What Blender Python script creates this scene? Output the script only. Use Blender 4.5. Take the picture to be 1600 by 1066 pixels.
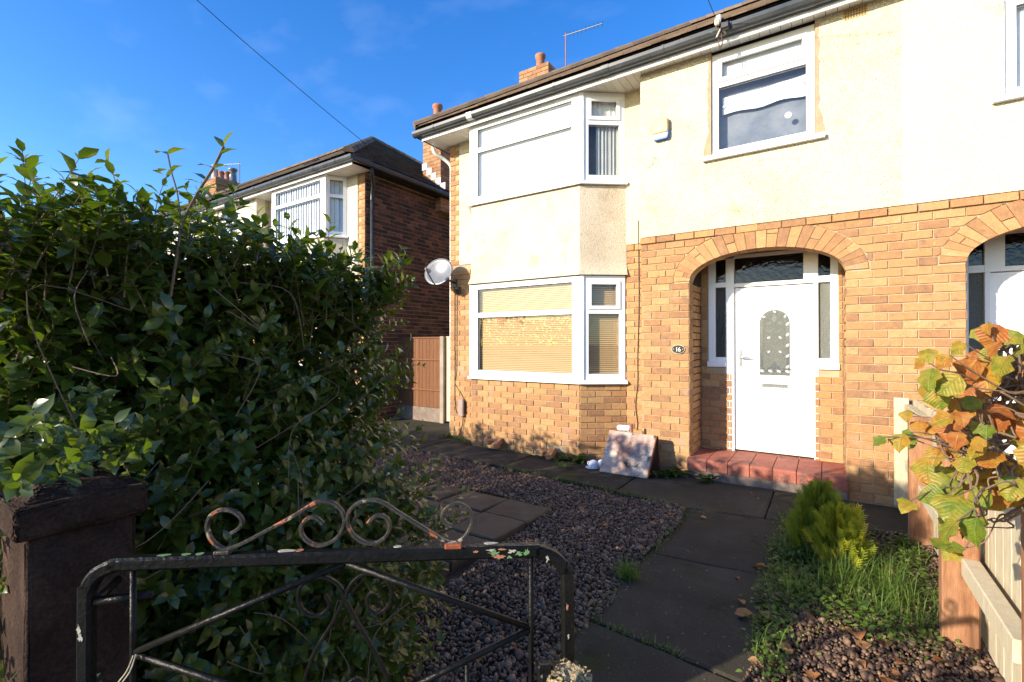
import bpy, bmesh, math, random
import numpy as np
from mathutils import Vector, Matrix

random.seed(11)
RNG = np.random.default_rng(11)
R = math.radians
scene = bpy.context.scene
for o in list(bpy.data.objects):
    bpy.data.objects.remove(o, do_unlink=True)

# ------------------------------------------------------------------ camera
cam_d = bpy.data.cameras.new('camera')
cam_d.sensor_width = 36.0
cam_d.lens = 740.0 / 1600.0 * 36.0
cam_d.clip_start = 0.05
cam_d.clip_end = 2000.0
cam = bpy.data.objects.new('camera', cam_d)
scene.collection.objects.link(cam)
cam.location = (0, 0, 1.55)
cam.rotation_euler = (R(90.35), 0, R(33.6))
scene.camera = cam
scene.render.resolution_x, scene.render.resolution_y = 1024, 682

# ------------------------------------------------------------------ sky, sun, exposure
SUN_AZ, SUN_EL = R(27.5), R(19.0)          # azimuth: to the left of straight-behind
to_sun = Vector((-math.sin(SUN_AZ) * math.cos(SUN_EL), -math.cos(SUN_AZ) * math.cos(SUN_EL), math.sin(SUN_EL)))
world = bpy.data.worlds.new('World')
scene.world = world
world.use_nodes = True
wn, wl = world.node_tree.nodes, world.node_tree.links
wn.clear()
w_out = wn.new('ShaderNodeOutputWorld')
w_bg = wn.new('ShaderNodeBackground')
w_sky = wn.new('ShaderNodeTexSky')
w_sky.sky_type = 'NISHITA'
w_sky.sun_disc = False
w_sky.sun_elevation = SUN_EL
w_sky.sun_rotation = math.atan2(to_sun.x, to_sun.y)
w_sky.air_density = 1.0
w_sky.dust_density = 0.45
w_sky.ozone_density = 3.0
w_bg.inputs['Strength'].default_value = 0.15
w_hsv = wn.new('ShaderNodeHueSaturation')
w_hsv.inputs['Saturation'].default_value = 1.32
w_hsv.inputs['Hue'].default_value = 0.512
# thin streaks of cirrus, all round the sky
w_tc = wn.new('ShaderNodeTexCoord')
w_map = wn.new('ShaderNodeMapping')
w_map.inputs['Rotation'].default_value = (0.3, 0.5, 0.4)
w_map.inputs['Scale'].default_value = (0.8, 7.0, 11.0)
w_no = wn.new('ShaderNodeTexNoise')
w_no.inputs['Scale'].default_value = 1.6
w_no.inputs['Detail'].default_value = 6.0
w_rp = wn.new('ShaderNodeValToRGB')
w_rp.color_ramp.elements[0].position = 0.54
w_rp.color_ramp.elements[0].color = (0, 0, 0, 1)
w_rp.color_ramp.elements[1].position = 0.80
w_rp.color_ramp.elements[1].color = (0.03, 0.03, 0.03, 1)
w_mix = wn.new('ShaderNodeMixRGB')
w_mix.inputs['Color2'].default_value = (7.5, 8.0, 8.6, 1)
wl.new(w_tc.outputs['Generated'], w_map.inputs['Vector'])
wl.new(w_map.outputs['Vector'], w_no.inputs['Vector'])
wl.new(w_no.outputs['Fac'], w_rp.inputs['Fac'])
wl.new(w_rp.outputs['Color'], w_mix.inputs['Fac'])
wl.new(w_sky.outputs['Color'], w_hsv.inputs['Color'])
wl.new(w_hsv.outputs['Color'], w_mix.inputs['Color1'])
wl.new(w_mix.outputs['Color'], w_bg.inputs['Color'])
wl.new(w_bg.outputs['Background'], w_out.inputs['Surface'])

sun_d = bpy.data.lights.new('sun', 'SUN')
sun_d.energy = 3.95
sun_d.angle = R(0.53)
sun_d.color = (1.0, 0.885, 0.72)
sun = bpy.data.objects.new('sun', sun_d)
scene.collection.objects.link(sun)
sun.rotation_euler = (-to_sun).to_track_quat('-Z', 'Y').to_euler()
sun.location = to_sun * 50

vs = scene.view_settings
vs.view_transform = 'Standard'
vs.look = 'None'
vs.gamma = 1.0
vs.use_curve_mapping = False
vs.exposure = 1.2

# ------------------------------------------------------------------ helpers
COL = scene.collection
ORG = {}                                   # world position of each thing's origin

class MB:
    """collects boxes, prisms and tubes; build() links them as one mesh object"""
    def __init__(s):
        s.v, s.f, s.t, s.sm = [], [], [], False
    def add(s, vs_, fs, tone=None):
        b = len(s.v)
        s.v.extend([tuple(p) for p in vs_])
        s.f.extend([tuple(i + b for i in f) for f in fs])
        tone = random.random() if tone is None else tone
        s.t.extend([tone] * len(fs))
        return s
    def box(s, lo, hi, tone=None):
        x0, x1 = sorted((lo[0], hi[0])); y0, y1 = sorted((lo[1], hi[1])); z0, z1 = sorted((lo[2], hi[2]))
        return s.add([(x0, y0, z0), (x1, y0, z0), (x1, y1, z0), (x0, y1, z0), (x0, y0, z1), (x1, y0, z1), (x1, y1, z1), (x0, y1, z1)],
                     [(0, 3, 2, 1), (4, 5, 6, 7), (0, 1, 5, 4), (1, 2, 6, 5), (2, 3, 7, 6), (3, 0, 4, 7)], tone)
    def obox(s, c, ax, half, tone=None):
        c = Vector(c); a = [Vector(v).normalized() * h for v, h in zip(ax, half)]
        P = [c + a[0] * i + a[1] * j + a[2] * k for k in (-1, 1) for i, j in ((-1, -1), (1, -1), (1, 1), (-1, 1))]
        return s.add(P, [(0, 3, 2, 1), (4, 5, 6, 7), (0, 1, 5, 4), (1, 2, 6, 5), (2, 3, 7, 6), (3, 0, 4, 7)], tone)
    def prism(s, poly, fn, d0, d1, tone=None):
        """poly: 2-D outline; fn(u, v, d) -> point; extruded from d0 to d1"""
        n = len(poly)
        vs_ = [fn(u, v, d0) for u, v in poly] + [fn(u, v, d1) for u, v in poly]
        fs = [tuple(range(n)), tuple(range(2 * n - 1, n - 1, -1))] + [(i, i + n, (i + 1) % n + n, (i + 1) % n) for i in range(n)]
        return s.add(vs_, fs, tone)
    def tube(s, path, r, n=8, tone=None, flat=None, caps=True, up=(0, 0, 1)):
        """round tube (or flat bar: flat=(w,h) across/along 'up' frame) along a path"""
        P = [Vector(p) for p in path]
        rr = r if isinstance(r, (list, tuple)) else [r] * len(P)
        rings, prev = [], None
        for i, p in enumerate(P):
            t = (P[min(i + 1, len(P) - 1)] - P[max(i - 1, 0)]).normalized()
            if prev is None:
                a = Vector(up)
                if abs(t.dot(a)) > .97: a = Vector((1, 0, 0))
                prev = (a - t * a.dot(t)).normalized()
            else:
                q = prev - t * prev.dot(t)
                prev = q.normalized() if q.length > 1e-6 else prev
            b = t.cross(prev)
            if flat:
                w, h = flat
                rings.append([p + prev * (h * j) + b * (w * i2) for i2, j in ((-1, -.6), (-.6, -1), (.6, -1), (1, -.6), (1, .6), (.6, 1), (-.6, 1), (-1, .6))])
            else:
                rings.append([p + (prev * math.cos(2 * math.pi * k / n) + b * math.sin(2 * math.pi * k / n)) * rr[i] for k in range(n)])
        m = len(rings[0])
        vs_ = [q for g in rings for q in g]
        fs = []
        for i in range(len(rings) - 1):
            for k in range(m):
                fs.append((i * m + k, i * m + (k + 1) % m, (i + 1) * m + (k + 1) % m, (i + 1) * m + k))
        if caps:
            fs.append(tuple(range(m - 1, -1, -1)))
            fs.append(tuple((len(rings) - 1) * m + k for k in range(m)))
        return s.add(vs_, fs, tone)
    def lathe(s, c, prof, n=14, axis=(0, 0, 1), tone=None):
        c = Vector(c); ax = Vector(axis).normalized()
        a = ax.orthogonal().normalized(); b = ax.cross(a)
        vs_ = [c + ax * h + (a * math.cos(2 * math.pi * k / n) + b * math.sin(2 * math.pi * k / n)) * r for r, h in prof for k in range(n)]
        fs = []
        for i in range(len(prof) - 1):
            for k in range(n):
                fs.append((i * n + k, i * n + (k + 1) % n, (i + 1) * n + (k + 1) % n, (i + 1) * n + k))
        fs.append(tuple(range(n - 1, -1, -1)))
        fs.append(tuple((len(prof) - 1) * n + k for k in range(n)))
        return s.add(vs_, fs, tone)
    def smooth(s):
        s.sm = True; return s
    def mesh(s, name, org):
        me = bpy.data.meshes.new(name)
        o = Vector(org)
        me.from_pydata([tuple(Vector(p) - o) for p in s.v], [], s.f)
        at = me.attributes.new('tone', 'FLOAT', 'FACE')
        at.data.foreach_set('value', s.t)
        if s.sm:
            me.shade_smooth()
        me.update()
        return me
    def build(s, name, m, parent=None, org=None, bevel=0):
        if parent is not None: org = ORG[parent.name]
        elif org is None: org = (0, 0, 0)
        me = s.mesh(name, org)
        if bevel:
            bm = bmesh.new(); bm.from_mesh(me)
            bmesh.ops.bevel(bm, geom=[e for e in bm.edges if len(e.link_faces) == 2 and e.calc_face_angle(0) > .6], offset=bevel, segments=1, affect='EDGES', profile=.5)
            bm.to_mesh(me); bm.free()
        me.materials.append(m)
        ob = bpy.data.objects.new(name, me)
        COL.objects.link(ob)
        if parent is not None:
            ob.parent = parent
        else:
            ob.location = org
        ORG[ob.name] = Vector(org)
        return ob

def thing(name, label, cat, loc=(0, 0, 0), group=None):
    e = bpy.data.objects.new(name, None)
    e.empty_display_size = .1
    COL.objects.link(e)
    e.location = loc
    ORG[e.name] = Vector(loc)
    return tag(e, label, cat, group)

def tag(o, label, cat, group=None, kind=None):
    if label: o['label'] = label
    if cat: o['category'] = cat
    if group: o['group'] = group
    if kind: o['kind'] = kind
    return o

def struct(o):
    o['kind'] = 'structure'; return o
def stuff(o):
    o['kind'] = 'stuff'; return o

def inst(name, me, parent, loc, mx=None):
    """a part sharing mesh data, placed at a world position"""
    ob = bpy.data.objects.new(name, me)
    COL.objects.link(ob)
    ob.parent = parent
    l = Vector(loc) - (ORG[parent.name] if parent is not None else Vector((0, 0, 0)))
    ob.matrix_local = Matrix.Translation(l) @ (mx if mx is not None else Matrix.Identity(4))
    ORG[ob.name] = Vector(loc)
    return ob

def scatter(name, bv, bf, mats, pos, tone, m, parent=None, org=(0, 0, 0), smooth=False):
    """many transformed copies of a small mesh joined in one mesh (numpy)"""
    bv = np.asarray(bv, float); N = len(pos); nv = len(bv)
    V = np.einsum('nij,vj->nvi', mats, bv) + pos[:, None, :]
    if parent is not None: org = ORG[parent.name]
    V = (V - np.array(org)[None, None, :]).reshape(-1, 3)
    lens = np.array([len(f) for f in bf]); flat = np.concatenate([np.array(f) for f in bf])
    loops = (flat[None, :] + (np.arange(N) * nv)[:, None]).ravel()
    nl = np.tile(lens, N)
    me = bpy.data.meshes.new(name)
    me.vertices.add(len(V)); me.vertices.foreach_set('co', V.ravel().astype(np.float32))
    me.loops.add(len(loops)); me.loops.foreach_set('vertex_index', loops.astype(np.int32))
    me.polygons.add(len(nl))
    me.polygons.foreach_set('loop_start', np.concatenate([[0], np.cumsum(nl)[:-1]]).astype(np.int32))
    at = me.attributes.new('tone', 'FLOAT', 'FACE')
    at.data.foreach_set('value', np.repeat(tone, len(bf)).astype(np.float32))
    if smooth: me.polygons.foreach_set('use_smooth', np.ones(len(nl), bool))
    me.update(calc_edges=True)
    me.validate()
    me.materials.append(m)
    ob = bpy.data.objects.new(name, me); COL.objects.link(ob)
    if parent is not None: ob.parent = parent
    else: ob.location = org
    ORG[ob.name] = Vector(org)
    return ob

def frames(t, n):
    """rotation matrices whose columns are side, along t, and normal near n"""
    t = t / np.linalg.norm(t, axis=1, keepdims=True)
    s = np.cross(t, n); s /= (np.linalg.norm(s, axis=1, keepdims=True) + 1e-9)
    nn = np.cross(s, t)
    return np.stack([s, t, nn], axis=2)

def smooth_path(pts, k=4):
    P = [Vector(p) for p in pts]; out = []
    for i in range(len(P) - 1):
        p0, p1, p2, p3 = P[max(i - 1, 0)], P[i], P[i + 1], P[min(i + 2, len(P) - 1)]
        for j in range(k):
            t = j / k
            out.append(.5 * ((2 * p1) + (p2 - p0) * t + (2 * p0 - 5 * p1 + 4 * p2 - p3) * t * t + (3 * p1 - p0 - 3 * p2 + p3) * t ** 3))
    out.append(P[-1])
    return out

# ------------------------------------------------------------------ materials
def mat(name, cols, tone=None, nscale=6., namt=.35, stretch=(1, 1, 1), rough=.75, spec=.35, bump=0., bscale=80., btype='noise',
        fine=0., fscale=150., metal=0., trans=0., tcol=None, emit=None, spots=None, detail=5.):
    """ramp over (tone per piece + world-space noise), fine grain, relief; spots: (colour, scale, threshold, softness)"""
    m = bpy.data.materials.new(name); m.use_nodes = True
    nt = m.node_tree; n, l = nt.nodes, nt.links
    bs = n['Principled BSDF']
    geo = n.new('ShaderNodeNewGeometry')
    mp = n.new('ShaderNodeMapping'); mp.inputs['Scale'].default_value = stretch
    l.new(geo.outputs['Position'], mp.inputs['Vector'])
    def noise(sc, det=detail, ro=.6, vec=mp):
        t = n.new('ShaderNodeTexNoise'); t.inputs['Scale'].default_value = sc
        t.inputs['Detail'].default_value = det; t.inputs['Roughness'].default_value = ro
        l.new(vec.outputs['Vector'], t.inputs['Vector']); return t
    def math_(op, a, b):
        q = n.new('ShaderNodeMath'); q.operation = op
        for i, v in enumerate((a, b)):
            if hasattr(v, 'links') or hasattr(v, 'is_linked'): l.new(v, q.inputs[i])
            else: q.inputs[i].default_value = v
        return q.outputs[0]
    n1 = noise(nscale)
    st = n.new('ShaderNodeMapRange'); st.inputs[1].default_value = .28; st.inputs[2].default_value = .72
    l.new(n1.outputs['Fac'], st.inputs[0])
    fac = st.outputs[0]
    src = None
    if tone == 'attr':
        a = n.new('ShaderNodeAttribute'); a.attribute_name = 'tone'; src = a.outputs['Fac']
    elif tone == 'obj':
        a = n.new('ShaderNodeObjectInfo'); src = a.outputs['Random']
    if src is not None:
        fac = math_('ADD', math_('MULTIPLY', src, 1 - namt), math_('MULTIPLY', fac, namt))
    rp = n.new('ShaderNodeValToRGB')
    e = rp.color_ramp.elements
    while len(e) < len(cols): e.new(.5)
    for i, c in enumerate(cols):
        if len(c) == 2: e[i].position, c = c
        else: e[i].position = i / max(1, len(cols) - 1)
        e[i].color = (*c, 1)
    l.new(fac, rp.inputs['Fac'])
    col = rp.outputs['Color']
    if spots:
        for (sc_col, sc, th, so) in spots:
            sn = noise(sc, 4.)
            mr = n.new('ShaderNodeMapRange'); mr.inputs[1].default_value = th; mr.inputs[2].default_value = th + so
            l.new(sn.outputs['Fac'], mr.inputs[0])
            mx = n.new('ShaderNodeMixRGB'); mx.inputs['Color2'].default_value = (*sc_col, 1)
            l.new(mr.outputs[0], mx.inputs['Fac']); l.new(col, mx.inputs['Color1']); col = mx.outputs['Color']
    if fine:
        fn = noise(fscale, 2.)
        mr = n.new('ShaderNodeMapRange'); mr.inputs[1].default_value = .3; mr.inputs[2].default_value = .7
        mr.inputs[3].default_value = 1 - fine; mr.inputs[4].default_value = 1 + fine
        l.new(fn.outputs['Fac'], mr.inputs[0])
        mx = n.new('ShaderNodeMixRGB'); mx.blend_type = 'MULTIPLY'; mx.inputs['Fac'].default_value = 1
        l.new(col, mx.inputs['Color1']); l.new(mr.outputs[0], mx.inputs['Color2']); col = mx.outputs['Color']
    l.new(col, bs.inputs['Base Color'])
    bs.inputs['Roughness'].default_value = rough
    bs.inputs['Specular IOR Level'].default_value = spec
    bs.inputs['Metallic'].default_value = metal
    if bump:
        bp = n.new('ShaderNodeBump'); bp.inputs['Strength'].default_value = bump; bp.inputs['Distance'].default_value = .01
        if btype == 'voronoi':
            t = n.new('ShaderNodeTexVoronoi'); t.inputs['Scale'].default_value = bscale
            l.new(mp.outputs['Vector'], t.inputs['Vector'])
            l.new(math_('SUBTRACT', 1., t.outputs['Distance']), bp.inputs['Height'])
        else:
            l.new(noise(bscale, 4.).outputs['Fac'], bp.inputs['Height'])
        l.new(bp.outputs['Normal'], bs.inputs['Normal'])
    if trans:
        tr = n.new('ShaderNodeBsdfTranslucent'); mxs = n.new('ShaderNodeMixShader'); mxs.inputs[0].default_value = trans
        tm = n.new('ShaderNodeMixRGB'); tm.blend_type = 'MULTIPLY'; tm.inputs['Fac'].default_value = 1
        tm.inputs['Color2'].default_value = (*(tcol or (2.2, 2.2, 1.0)), 1)
        l.new(col, tm.inputs['Color1']); l.new(tm.outputs['Color'], tr.inputs['Color'])
        l.new(bs.outputs[0], mxs.inputs[1]); l.new(tr.outputs[0], mxs.inputs[2])
        l.new(mxs.outputs[0], n['Material Output'].inputs['Surface'])
    return m

def glass_mat(name, tint=(.975, .985, .98), ior=1.5, rough=.0, base=.04, wavy=0., wscale=60.):
    m = bpy.data.materials.new(name); m.use_nodes = True
    n, l = m.node_tree.nodes, m.node_tree.links
    n.remove(n['Principled BSDF'])
    tr = n.new('ShaderNodeBsdfTransparent'); tr.inputs[0].default_value = (*tint, 1)
    gl = n.new('ShaderNodeBsdfGlossy'); gl.inputs['Roughness'].default_value = rough
    lw = n.new('ShaderNodeLayerWeight'); lw.inputs['Blend'].default_value = .5
    fr = n.new('ShaderNodeMath'); fr.operation = 'POWER'; fr.inputs[1].default_value = 4.5
    l.new(lw.outputs['Facing'], fr.inputs[0])
    ad = n.new('ShaderNodeMath'); ad.operation = 'MULTIPLY_ADD'; ad.inputs[1].default_value = .9; ad.inputs[2].default_value = base
    ad.use_clamp = True
    mx = n.new('ShaderNodeMixShader')
    l.new(fr.outputs[0], ad.inputs[0]); l.new(ad.outputs[0], mx.inputs[0])
    l.new(tr.outputs[0], mx.inputs[1]); l.new(gl.outputs[0], mx.inputs[2])
    l.new(mx.outputs[0], n['Material Output'].inputs['Surface'])
    if wavy:
        t = n.new('ShaderNodeTexNoise'); t.inputs['Scale'].default_value = wscale
        g = n.new('ShaderNodeNewGeometry'); l.new(g.outputs['Position'], t.inputs['Vector'])
        b = n.new('ShaderNodeBump'); b.inputs['Strength'].default_value = wavy; b.inputs['Distance'].default_value = .01
        l.new(t.outputs['Fac'], b.inputs['Height']); l.new(b.outputs[0], gl.inputs['Normal'])
    return m

BRICK_COLS = [(0, (.15, .09, .06)), (.10, (.26, .14, .075)), (.40, (.385, .20, .088)), (.8, (.445, .26, .113)), (1, (.49, .32, .165))]
M_BRICK = mat('buff_brick', BRICK_COLS, 'obj', 22, .32, rough=.88, spec=.15, bump=.5, bscale=120, fine=.24, fscale=160, spots=[((.22, .135, .09), 9, .60, .16), ((.42, .27, .20), 3.2, .60, .2), ((.50, .41, .27), 26, .70, .06)])
M_BRICKJ = mat('buff_brick_run', BRICK_COLS, 'attr', 22, .32, rough=.88, spec=.15, bump=.5, bscale=120, fine=.24, fscale=160, spots=[((.22, .135, .09), 9, .60, .16), ((.42, .27, .20), 3.2, .60, .2), ((.50, .41, .27), 26, .70, .06)])
M_QUOIN = mat('grey_brick', [(.17, .145, .11), (.27, .225, .16)], 'obj', 20, .5, rough=.85, spec=.2, bump=.3, fine=.15)
M_ORANGE = mat('orange_brick', [(.36, .17, .075), (.46, .24, .11), (.44, .29, .17)], 'obj', 20, .4, rough=.88, spec=.15, bump=.35, bscale=120, fine=.15)
RED_COLS = [(0, (.035, .026, .026)), (.35, (.075, .044, .038)), (.65, (.135, .066, .050)), (.88, (.19, .092, .064)), (1, (.27, .17, .125))]
M_RED = mat('red_brick', RED_COLS, 'obj', 14, .3, rough=.9, spec=.12, bump=.3, bscale=110, fine=.15)
M_REDJ = mat('red_brick_run', RED_COLS, 'attr', 14, .3, rough=.9, spec=.12, bump=.3, bscale=110, fine=.15)
M_CHIM = mat('chimney_brick', [(.22, .11, .06), (.38, .2, .1), (.44, .26, .14)], 'attr', 14, .3, rough=.9, spec=.12, bump=.3, bscale=110, fine=.15)
M_MORTAR = mat('mortar', [(.34, .25, .145), (.48, .37, .235)], None, 8, 1, rough=.95, spec=.1, bump=.4, bscale=160, fine=.15)
M_MORTARD = mat('mortar_dark', [(.16, .12, .10), (.28, .22, .17)], None, 8, 1, rough=.95, spec=.1, bump=.4, bscale=160, fine=.15)
M_DASH = mat('pebbledash', [(.56, .47, .315), (.64, .56, .395), (.68, .61, .44)], None, 1.6, 1, rough=.95, spec=.12, bump=1., bscale=75, btype='voronoi', fine=.30, fscale=75,
             spots=[((.40, .29, .17), 1.9, .585, .22), ((.30, .21, .13), 48, .635, .06), ((.36, .25, .15), 7, .66, .12)])
M_DASHW = mat('pale_pebbledash', [(.60, .535, .41), (.69, .625, .49)], None, 1.6, 1, rough=.95, spec=.12, bump=.9, bscale=80, btype='voronoi', fine=.22, fscale=80, spots=[((.46, .38, .26), 2.3, .62, .2), ((.40, .31, .2), 48, .66, .05)])
M_DASHD = mat('bay_pebbledash', [(.52, .42, .29), (.61, .515, .375), (.66, .57, .43)], None, 1.8, 1, rough=.95, spec=.12, bump=.5, bscale=75, btype='voronoi', fine=.22, fscale=80,
              spots=[((.38, .28, .17), 2.4, .60, .2), ((.22, .16, .10), 55, .63, .05)])
M_PATCH = mat('bare_render', [(.40, .25, .155), (.50, .33, .21)], None, 9, 1, rough=.95, spec=.1, bump=.5, bscale=120, fine=.15)
M_CONCR = mat('rough_concrete', [(.24, .20, .15), (.36, .31, .24)], None, 5, 1, rough=.95, spec=.15, bump=.6, bscale=70, fine=.2)
M_PVC = mat('white_upvc', [(.80, .80, .79), (.84, .84, .83)], None, 3, 1, rough=.28, spec=.5)
M_PVCD = mat('weathered_upvc', [(.60, .585, .54), (.72, .70, .66)], None, 5, 1, rough=.4, spec=.4, fine=.06)
M_SOFFIT = mat('soffit_board', [(.62, .60, .55), (.76, .74, .70)], 'obj', 4, .4, rough=.45, spec=.4)
M_GUTTER = mat('gutter_plastic', [(.03, .035, .038), (.065, .07, .07)], None, 5, 1, rough=.3, spec=.5, fine=.1, spots=[((.16, .14, .11), 9, .64, .15)])
M_BLACKP = mat('black_plastic', [(.012, .012, .013), (.022, .022, .022)], None, 5, 1, rough=.4, spec=.5)
M_GASKET = mat('glazing_gasket', [(.18, .18, .17), (.24, .24, .23)], None, 5, 1, rough=.6)
M_TILE = mat('roof_tile', [(0, (.10, .07, .05)), (.5, (.17, .12, .085)), (.8, (.22, .155, .11)), (1, (.15, .14, .07))], 'attr', 4, .45, rough=.92, spec=.15, bump=.4, bscale=60, fine=.2,
             spots=[((.13, .135, .055), 7, .60, .14), ((.34, .33, .27), 40, .70, .04)])
M_TILED = mat('old_roof_tile', [(0, (.05, .042, .038)), (.6, (.10, .078, .062)), (1, (.13, .11, .075))], 'attr', 4, .45, rough=.92, spec=.15, bump=.4, bscale=60, fine=.2)
M_POT = mat('terracotta', [(.30, .12, .07), (.42, .19, .11)], None, 8, 1, rough=.8, spec=.2, fine=.12, fscale=60)
M_POTP = mat('pale_clay', [(.45, .38, .32), (.6, .52, .44)], None, 8, 1, rough=.8, spec=.2, fine=.12)
M_FLASH = mat('white_flashing', [(.48, .46, .42), (.62, .60, .56)], None, 8, 1, rough=.8)
M_BLIND = mat('wood_slat_blind', [(.50, .325, .155), (.58, .39, .20)], 'attr', 6, .5, rough=.5, spec=.4)
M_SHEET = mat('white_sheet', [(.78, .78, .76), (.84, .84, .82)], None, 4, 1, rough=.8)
M_CURTAIN = mat('net_curtain', [(.52, .53, .50), (.70, .70, .66)], None, 3, 1, rough=.9, trans=.2, tcol=(1, 1, 1))
M_GLASS = glass_mat('window_glass')
M_OBSC = glass_mat('obscure_glass', (.16, .17, .16), 1.5, .12, .05, .9, 70)
M_DKGL = glass_mat('porch_glass', (.10, .10, .09), 1.5, .05, .04, .3, 20)
M_DOORGL = mat('textured_glass', [(.10, .107, .092), (.19, .20, .172)], None, 60, 1, rough=.18, spec=.6, bump=.9, bscale=220)
M_LEAD = mat('bevel_glass', [(.05, .065, .065), (.13, .15, .15)], None, 90, 1, rough=.12, spec=.9)
M_BEVEL = mat('bright_bevel', [(.45, .48, .48), (.62, .64, .64)], None, 50, 1, rough=.12, spec=.9)
M_CHROME = mat('satin_chrome', [(.5, .5, .5), (.6, .6, .6)], None, 9, 1, rough=.25, metal=1.)
M_STEP = mat('red_quarry_tile', [(.24, .075, .048), (.34, .115, .075), (.38, .16, .11)], 'obj', 7, .6, rough=.75, spec=.25, bump=.3, bscale=70, fine=.25, fscale=90,
             spots=[((.12, .07, .055), 6, .55, .16), ((.42, .30, .23), 12, .66, .10)])
M_DARKIN = mat('dark_interior', [(.04, .042, .045), (.06, .062, .065)], None, 3, 1, rough=.9)
M_HAZE = mat('hazy_room', [(.10, .115, .145), (.18, .195, .225), (.25, .25, .25)], None, 3.5, 1, rough=.9)  # grey-blue haze of the bedroom pane, put into a colour
M_PATH = mat('old_concrete', [(0, (.030, .0255, .0175)), (.5, (.047, .0405, .0285)), (1, (.074, .064, .046))], 'obj', 2.4, .75, rough=.93, spec=.2, bump=.5, bscale=130, fine=.32, fscale=130,
             spots=[((.036, .042, .012), 1.7, .56, .16), ((.016, .013, .010), 3.3, .60, .14), ((.17, .145, .11), 105, .665, .03), ((.020, .016, .012), 60, .66, .05)], detail=8)
M_FLAG = mat('sandstone_flag', [(.075, .052, .032), (.125, .088, .055), (.155, .108, .068)], 'obj', 3.5, .6, rough=.9, spec=.2, bump=.45, bscale=90, fine=.2, fscale=110,
             spots=[((.07, .06, .045), 5, .62, .16), ((.20, .11, .07), 4, .66, .12)])
M_PEB = mat('pebble', [(0, (.036, .021, .0135)), (.3, (.086, .049, .031)), (.55, (.135, .079, .050)), (.8, (.20, .122, .076)), (.95, (.27, .19, .125)), (1, (.44, .36, .27))], 'attr', 70, .2, rough=.6, spec=.4, bump=.2, bscale=200)
M_SOIL = mat('soil', [(.035, .026, .019), (.07, .052, .037)], None, 7, 1, rough=.97, spec=.1, bump=.9, bscale=60, fine=.3)
M_GRASS = mat('grass_blade', [(0, (.045, .085, .012)), (.55, (.10, .17, .025)), (.85, (.16, .22, .05)), (1, (.32, .26, .12))], 'attr', 9, .15, rough=.55, spec=.3, trans=.35, tcol=(1.5, 1.7, .8))
M_WEED = mat('weed_leaf', [(.03, .06, .012), (.06, .11, .02)], 'attr', 9, .3, rough=.5, spec=.4, trans=.25)
M_LEAF = mat('hedge_leaf', [(0, (.040, .062, .010)), (.5, (.078, .105, .017)), (.85, (.135, .155, .028)), (.95, (.19, .15, .04)), (1, (.24, .12, .05))], 'attr', 30, .25, rough=.27, spec=.6, trans=.30, tcol=(2.2, 2.6, .6))
M_LEAFO = mat('hedge_leaf_near', [(0, (.040, .062, .010)), (.5, (.078, .105, .017)), (.88, (.135, .155, .028)), (.96, (.19, .15, .04)), (1, (.24, .12, .05))], 'obj', 30, .25, rough=.27, spec=.6, trans=.30, tcol=(2.2, 2.6, .6))
M_TWIG = mat('twig_bark', [(.10, .065, .04), (.22, .15, .10)], 'attr', 30, .5, rough=.85, spec=.2, fine=.2)
M_DEAD = mat('dead_leaf', [(.20, .075, .025), (.34, .15, .05), (.42, .25, .12)], 'obj', 30, .4, rough=.6, spec=.3, fine=.2, trans=.15, tcol=(1.6, 1.2, .8))
M_THUJA = mat('golden_conifer', [(0, (.09, .13, .014)), (.5, (.21, .25, .022)), (1, (.50, .44, .03))], 'attr', 12, .15, rough=.7, spec=.2, trans=.25, tcol=(1.4, 1.5, .7))
M_IRON = mat('black_gate_paint', [(.004, .004, .004), (.009, .009, .008)], None, 14, 1, rough=.36, spec=.16, bump=.35, bscale=70,
             spots=[((.10, .08, .06), 40, .73, .02), ((.20, .07, .03), 11, .72, .012)])
M_IRONW = mat('worn_gate_paint', [(.014, .013, .012), (.05, .043, .034)], None, 30, 1, rough=.42, spec=.35, bump=.4, bscale=90,
              spots=[((.24, .20, .15), 22, .62, .02), ((.33, .10, .04), 15, .61, .012), ((.13, .22, .08), 12, .70, .012)])
M_RUST = mat('rust', [(.20, .05, .02), (.36, .11, .05)], None, 60, 1, rough=.9, spec=.2, bump=.5)
M_CHIPG = mat('green_old_paint', [(.10, .20, .07), (.16, .26, .11)], None, 60, 1, rough=.6)
M_CHIPO = mat('orange_primer', [(.26, .10, .05), (.36, .15, .08)], None, 60, 1, rough=.8)
M_CHIPC = mat('cream_old_paint', [(.30, .28, .22), (.40, .37, .29)], None, 60, 1, rough=.6)
M_PILLAR = mat('weathered_sandstone', [(0, (.013, .008, .006)), (.5, (.036, .021, .015)), (1, (.075, .045, .032))], None, 5, 1, rough=.95, spec=.12, bump=.9, bscale=55, fine=.35, fscale=120,
               spots=[((.10, .095, .06), 7, .62, .14)], detail=8)
M_STONE = mat('yellow_stone', [(.26, .19, .10), (.40, .32, .18)], None, 18, 1, rough=.95, spec=.12, bump=1., bscale=50, fine=.3)
M_POST = mat('brown_fence_post', [(.19, .085, .042), (.29, .14, .07), (.36, .19, .10)], None, 2.2, 1, (14, 14, 1.2), rough=.8, spec=.25, bump=.35, bscale=7, fine=.2, fscale=14)
M_PALE = mat('pale_fence_board', [(.36, .31, .20), (.50, .43, .29), (.58, .51, .36)], 'obj', 2.2, .6, (14, 14, 1.2), rough=.85, spec=.2, bump=.3, bscale=7, fine=.15, fscale=14,
             spots=[((.30, .30, .14), 1.5, .62, .2)])
M_ORF = mat('orange_fence_board', [(.13, .055, .025), (.21, .095, .042)], 'obj', 2.2, .5, (14, 14, 1.2), rough=.8, spec=.25, bump=.3, bscale=7, fine=.2, fscale=14)
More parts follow.
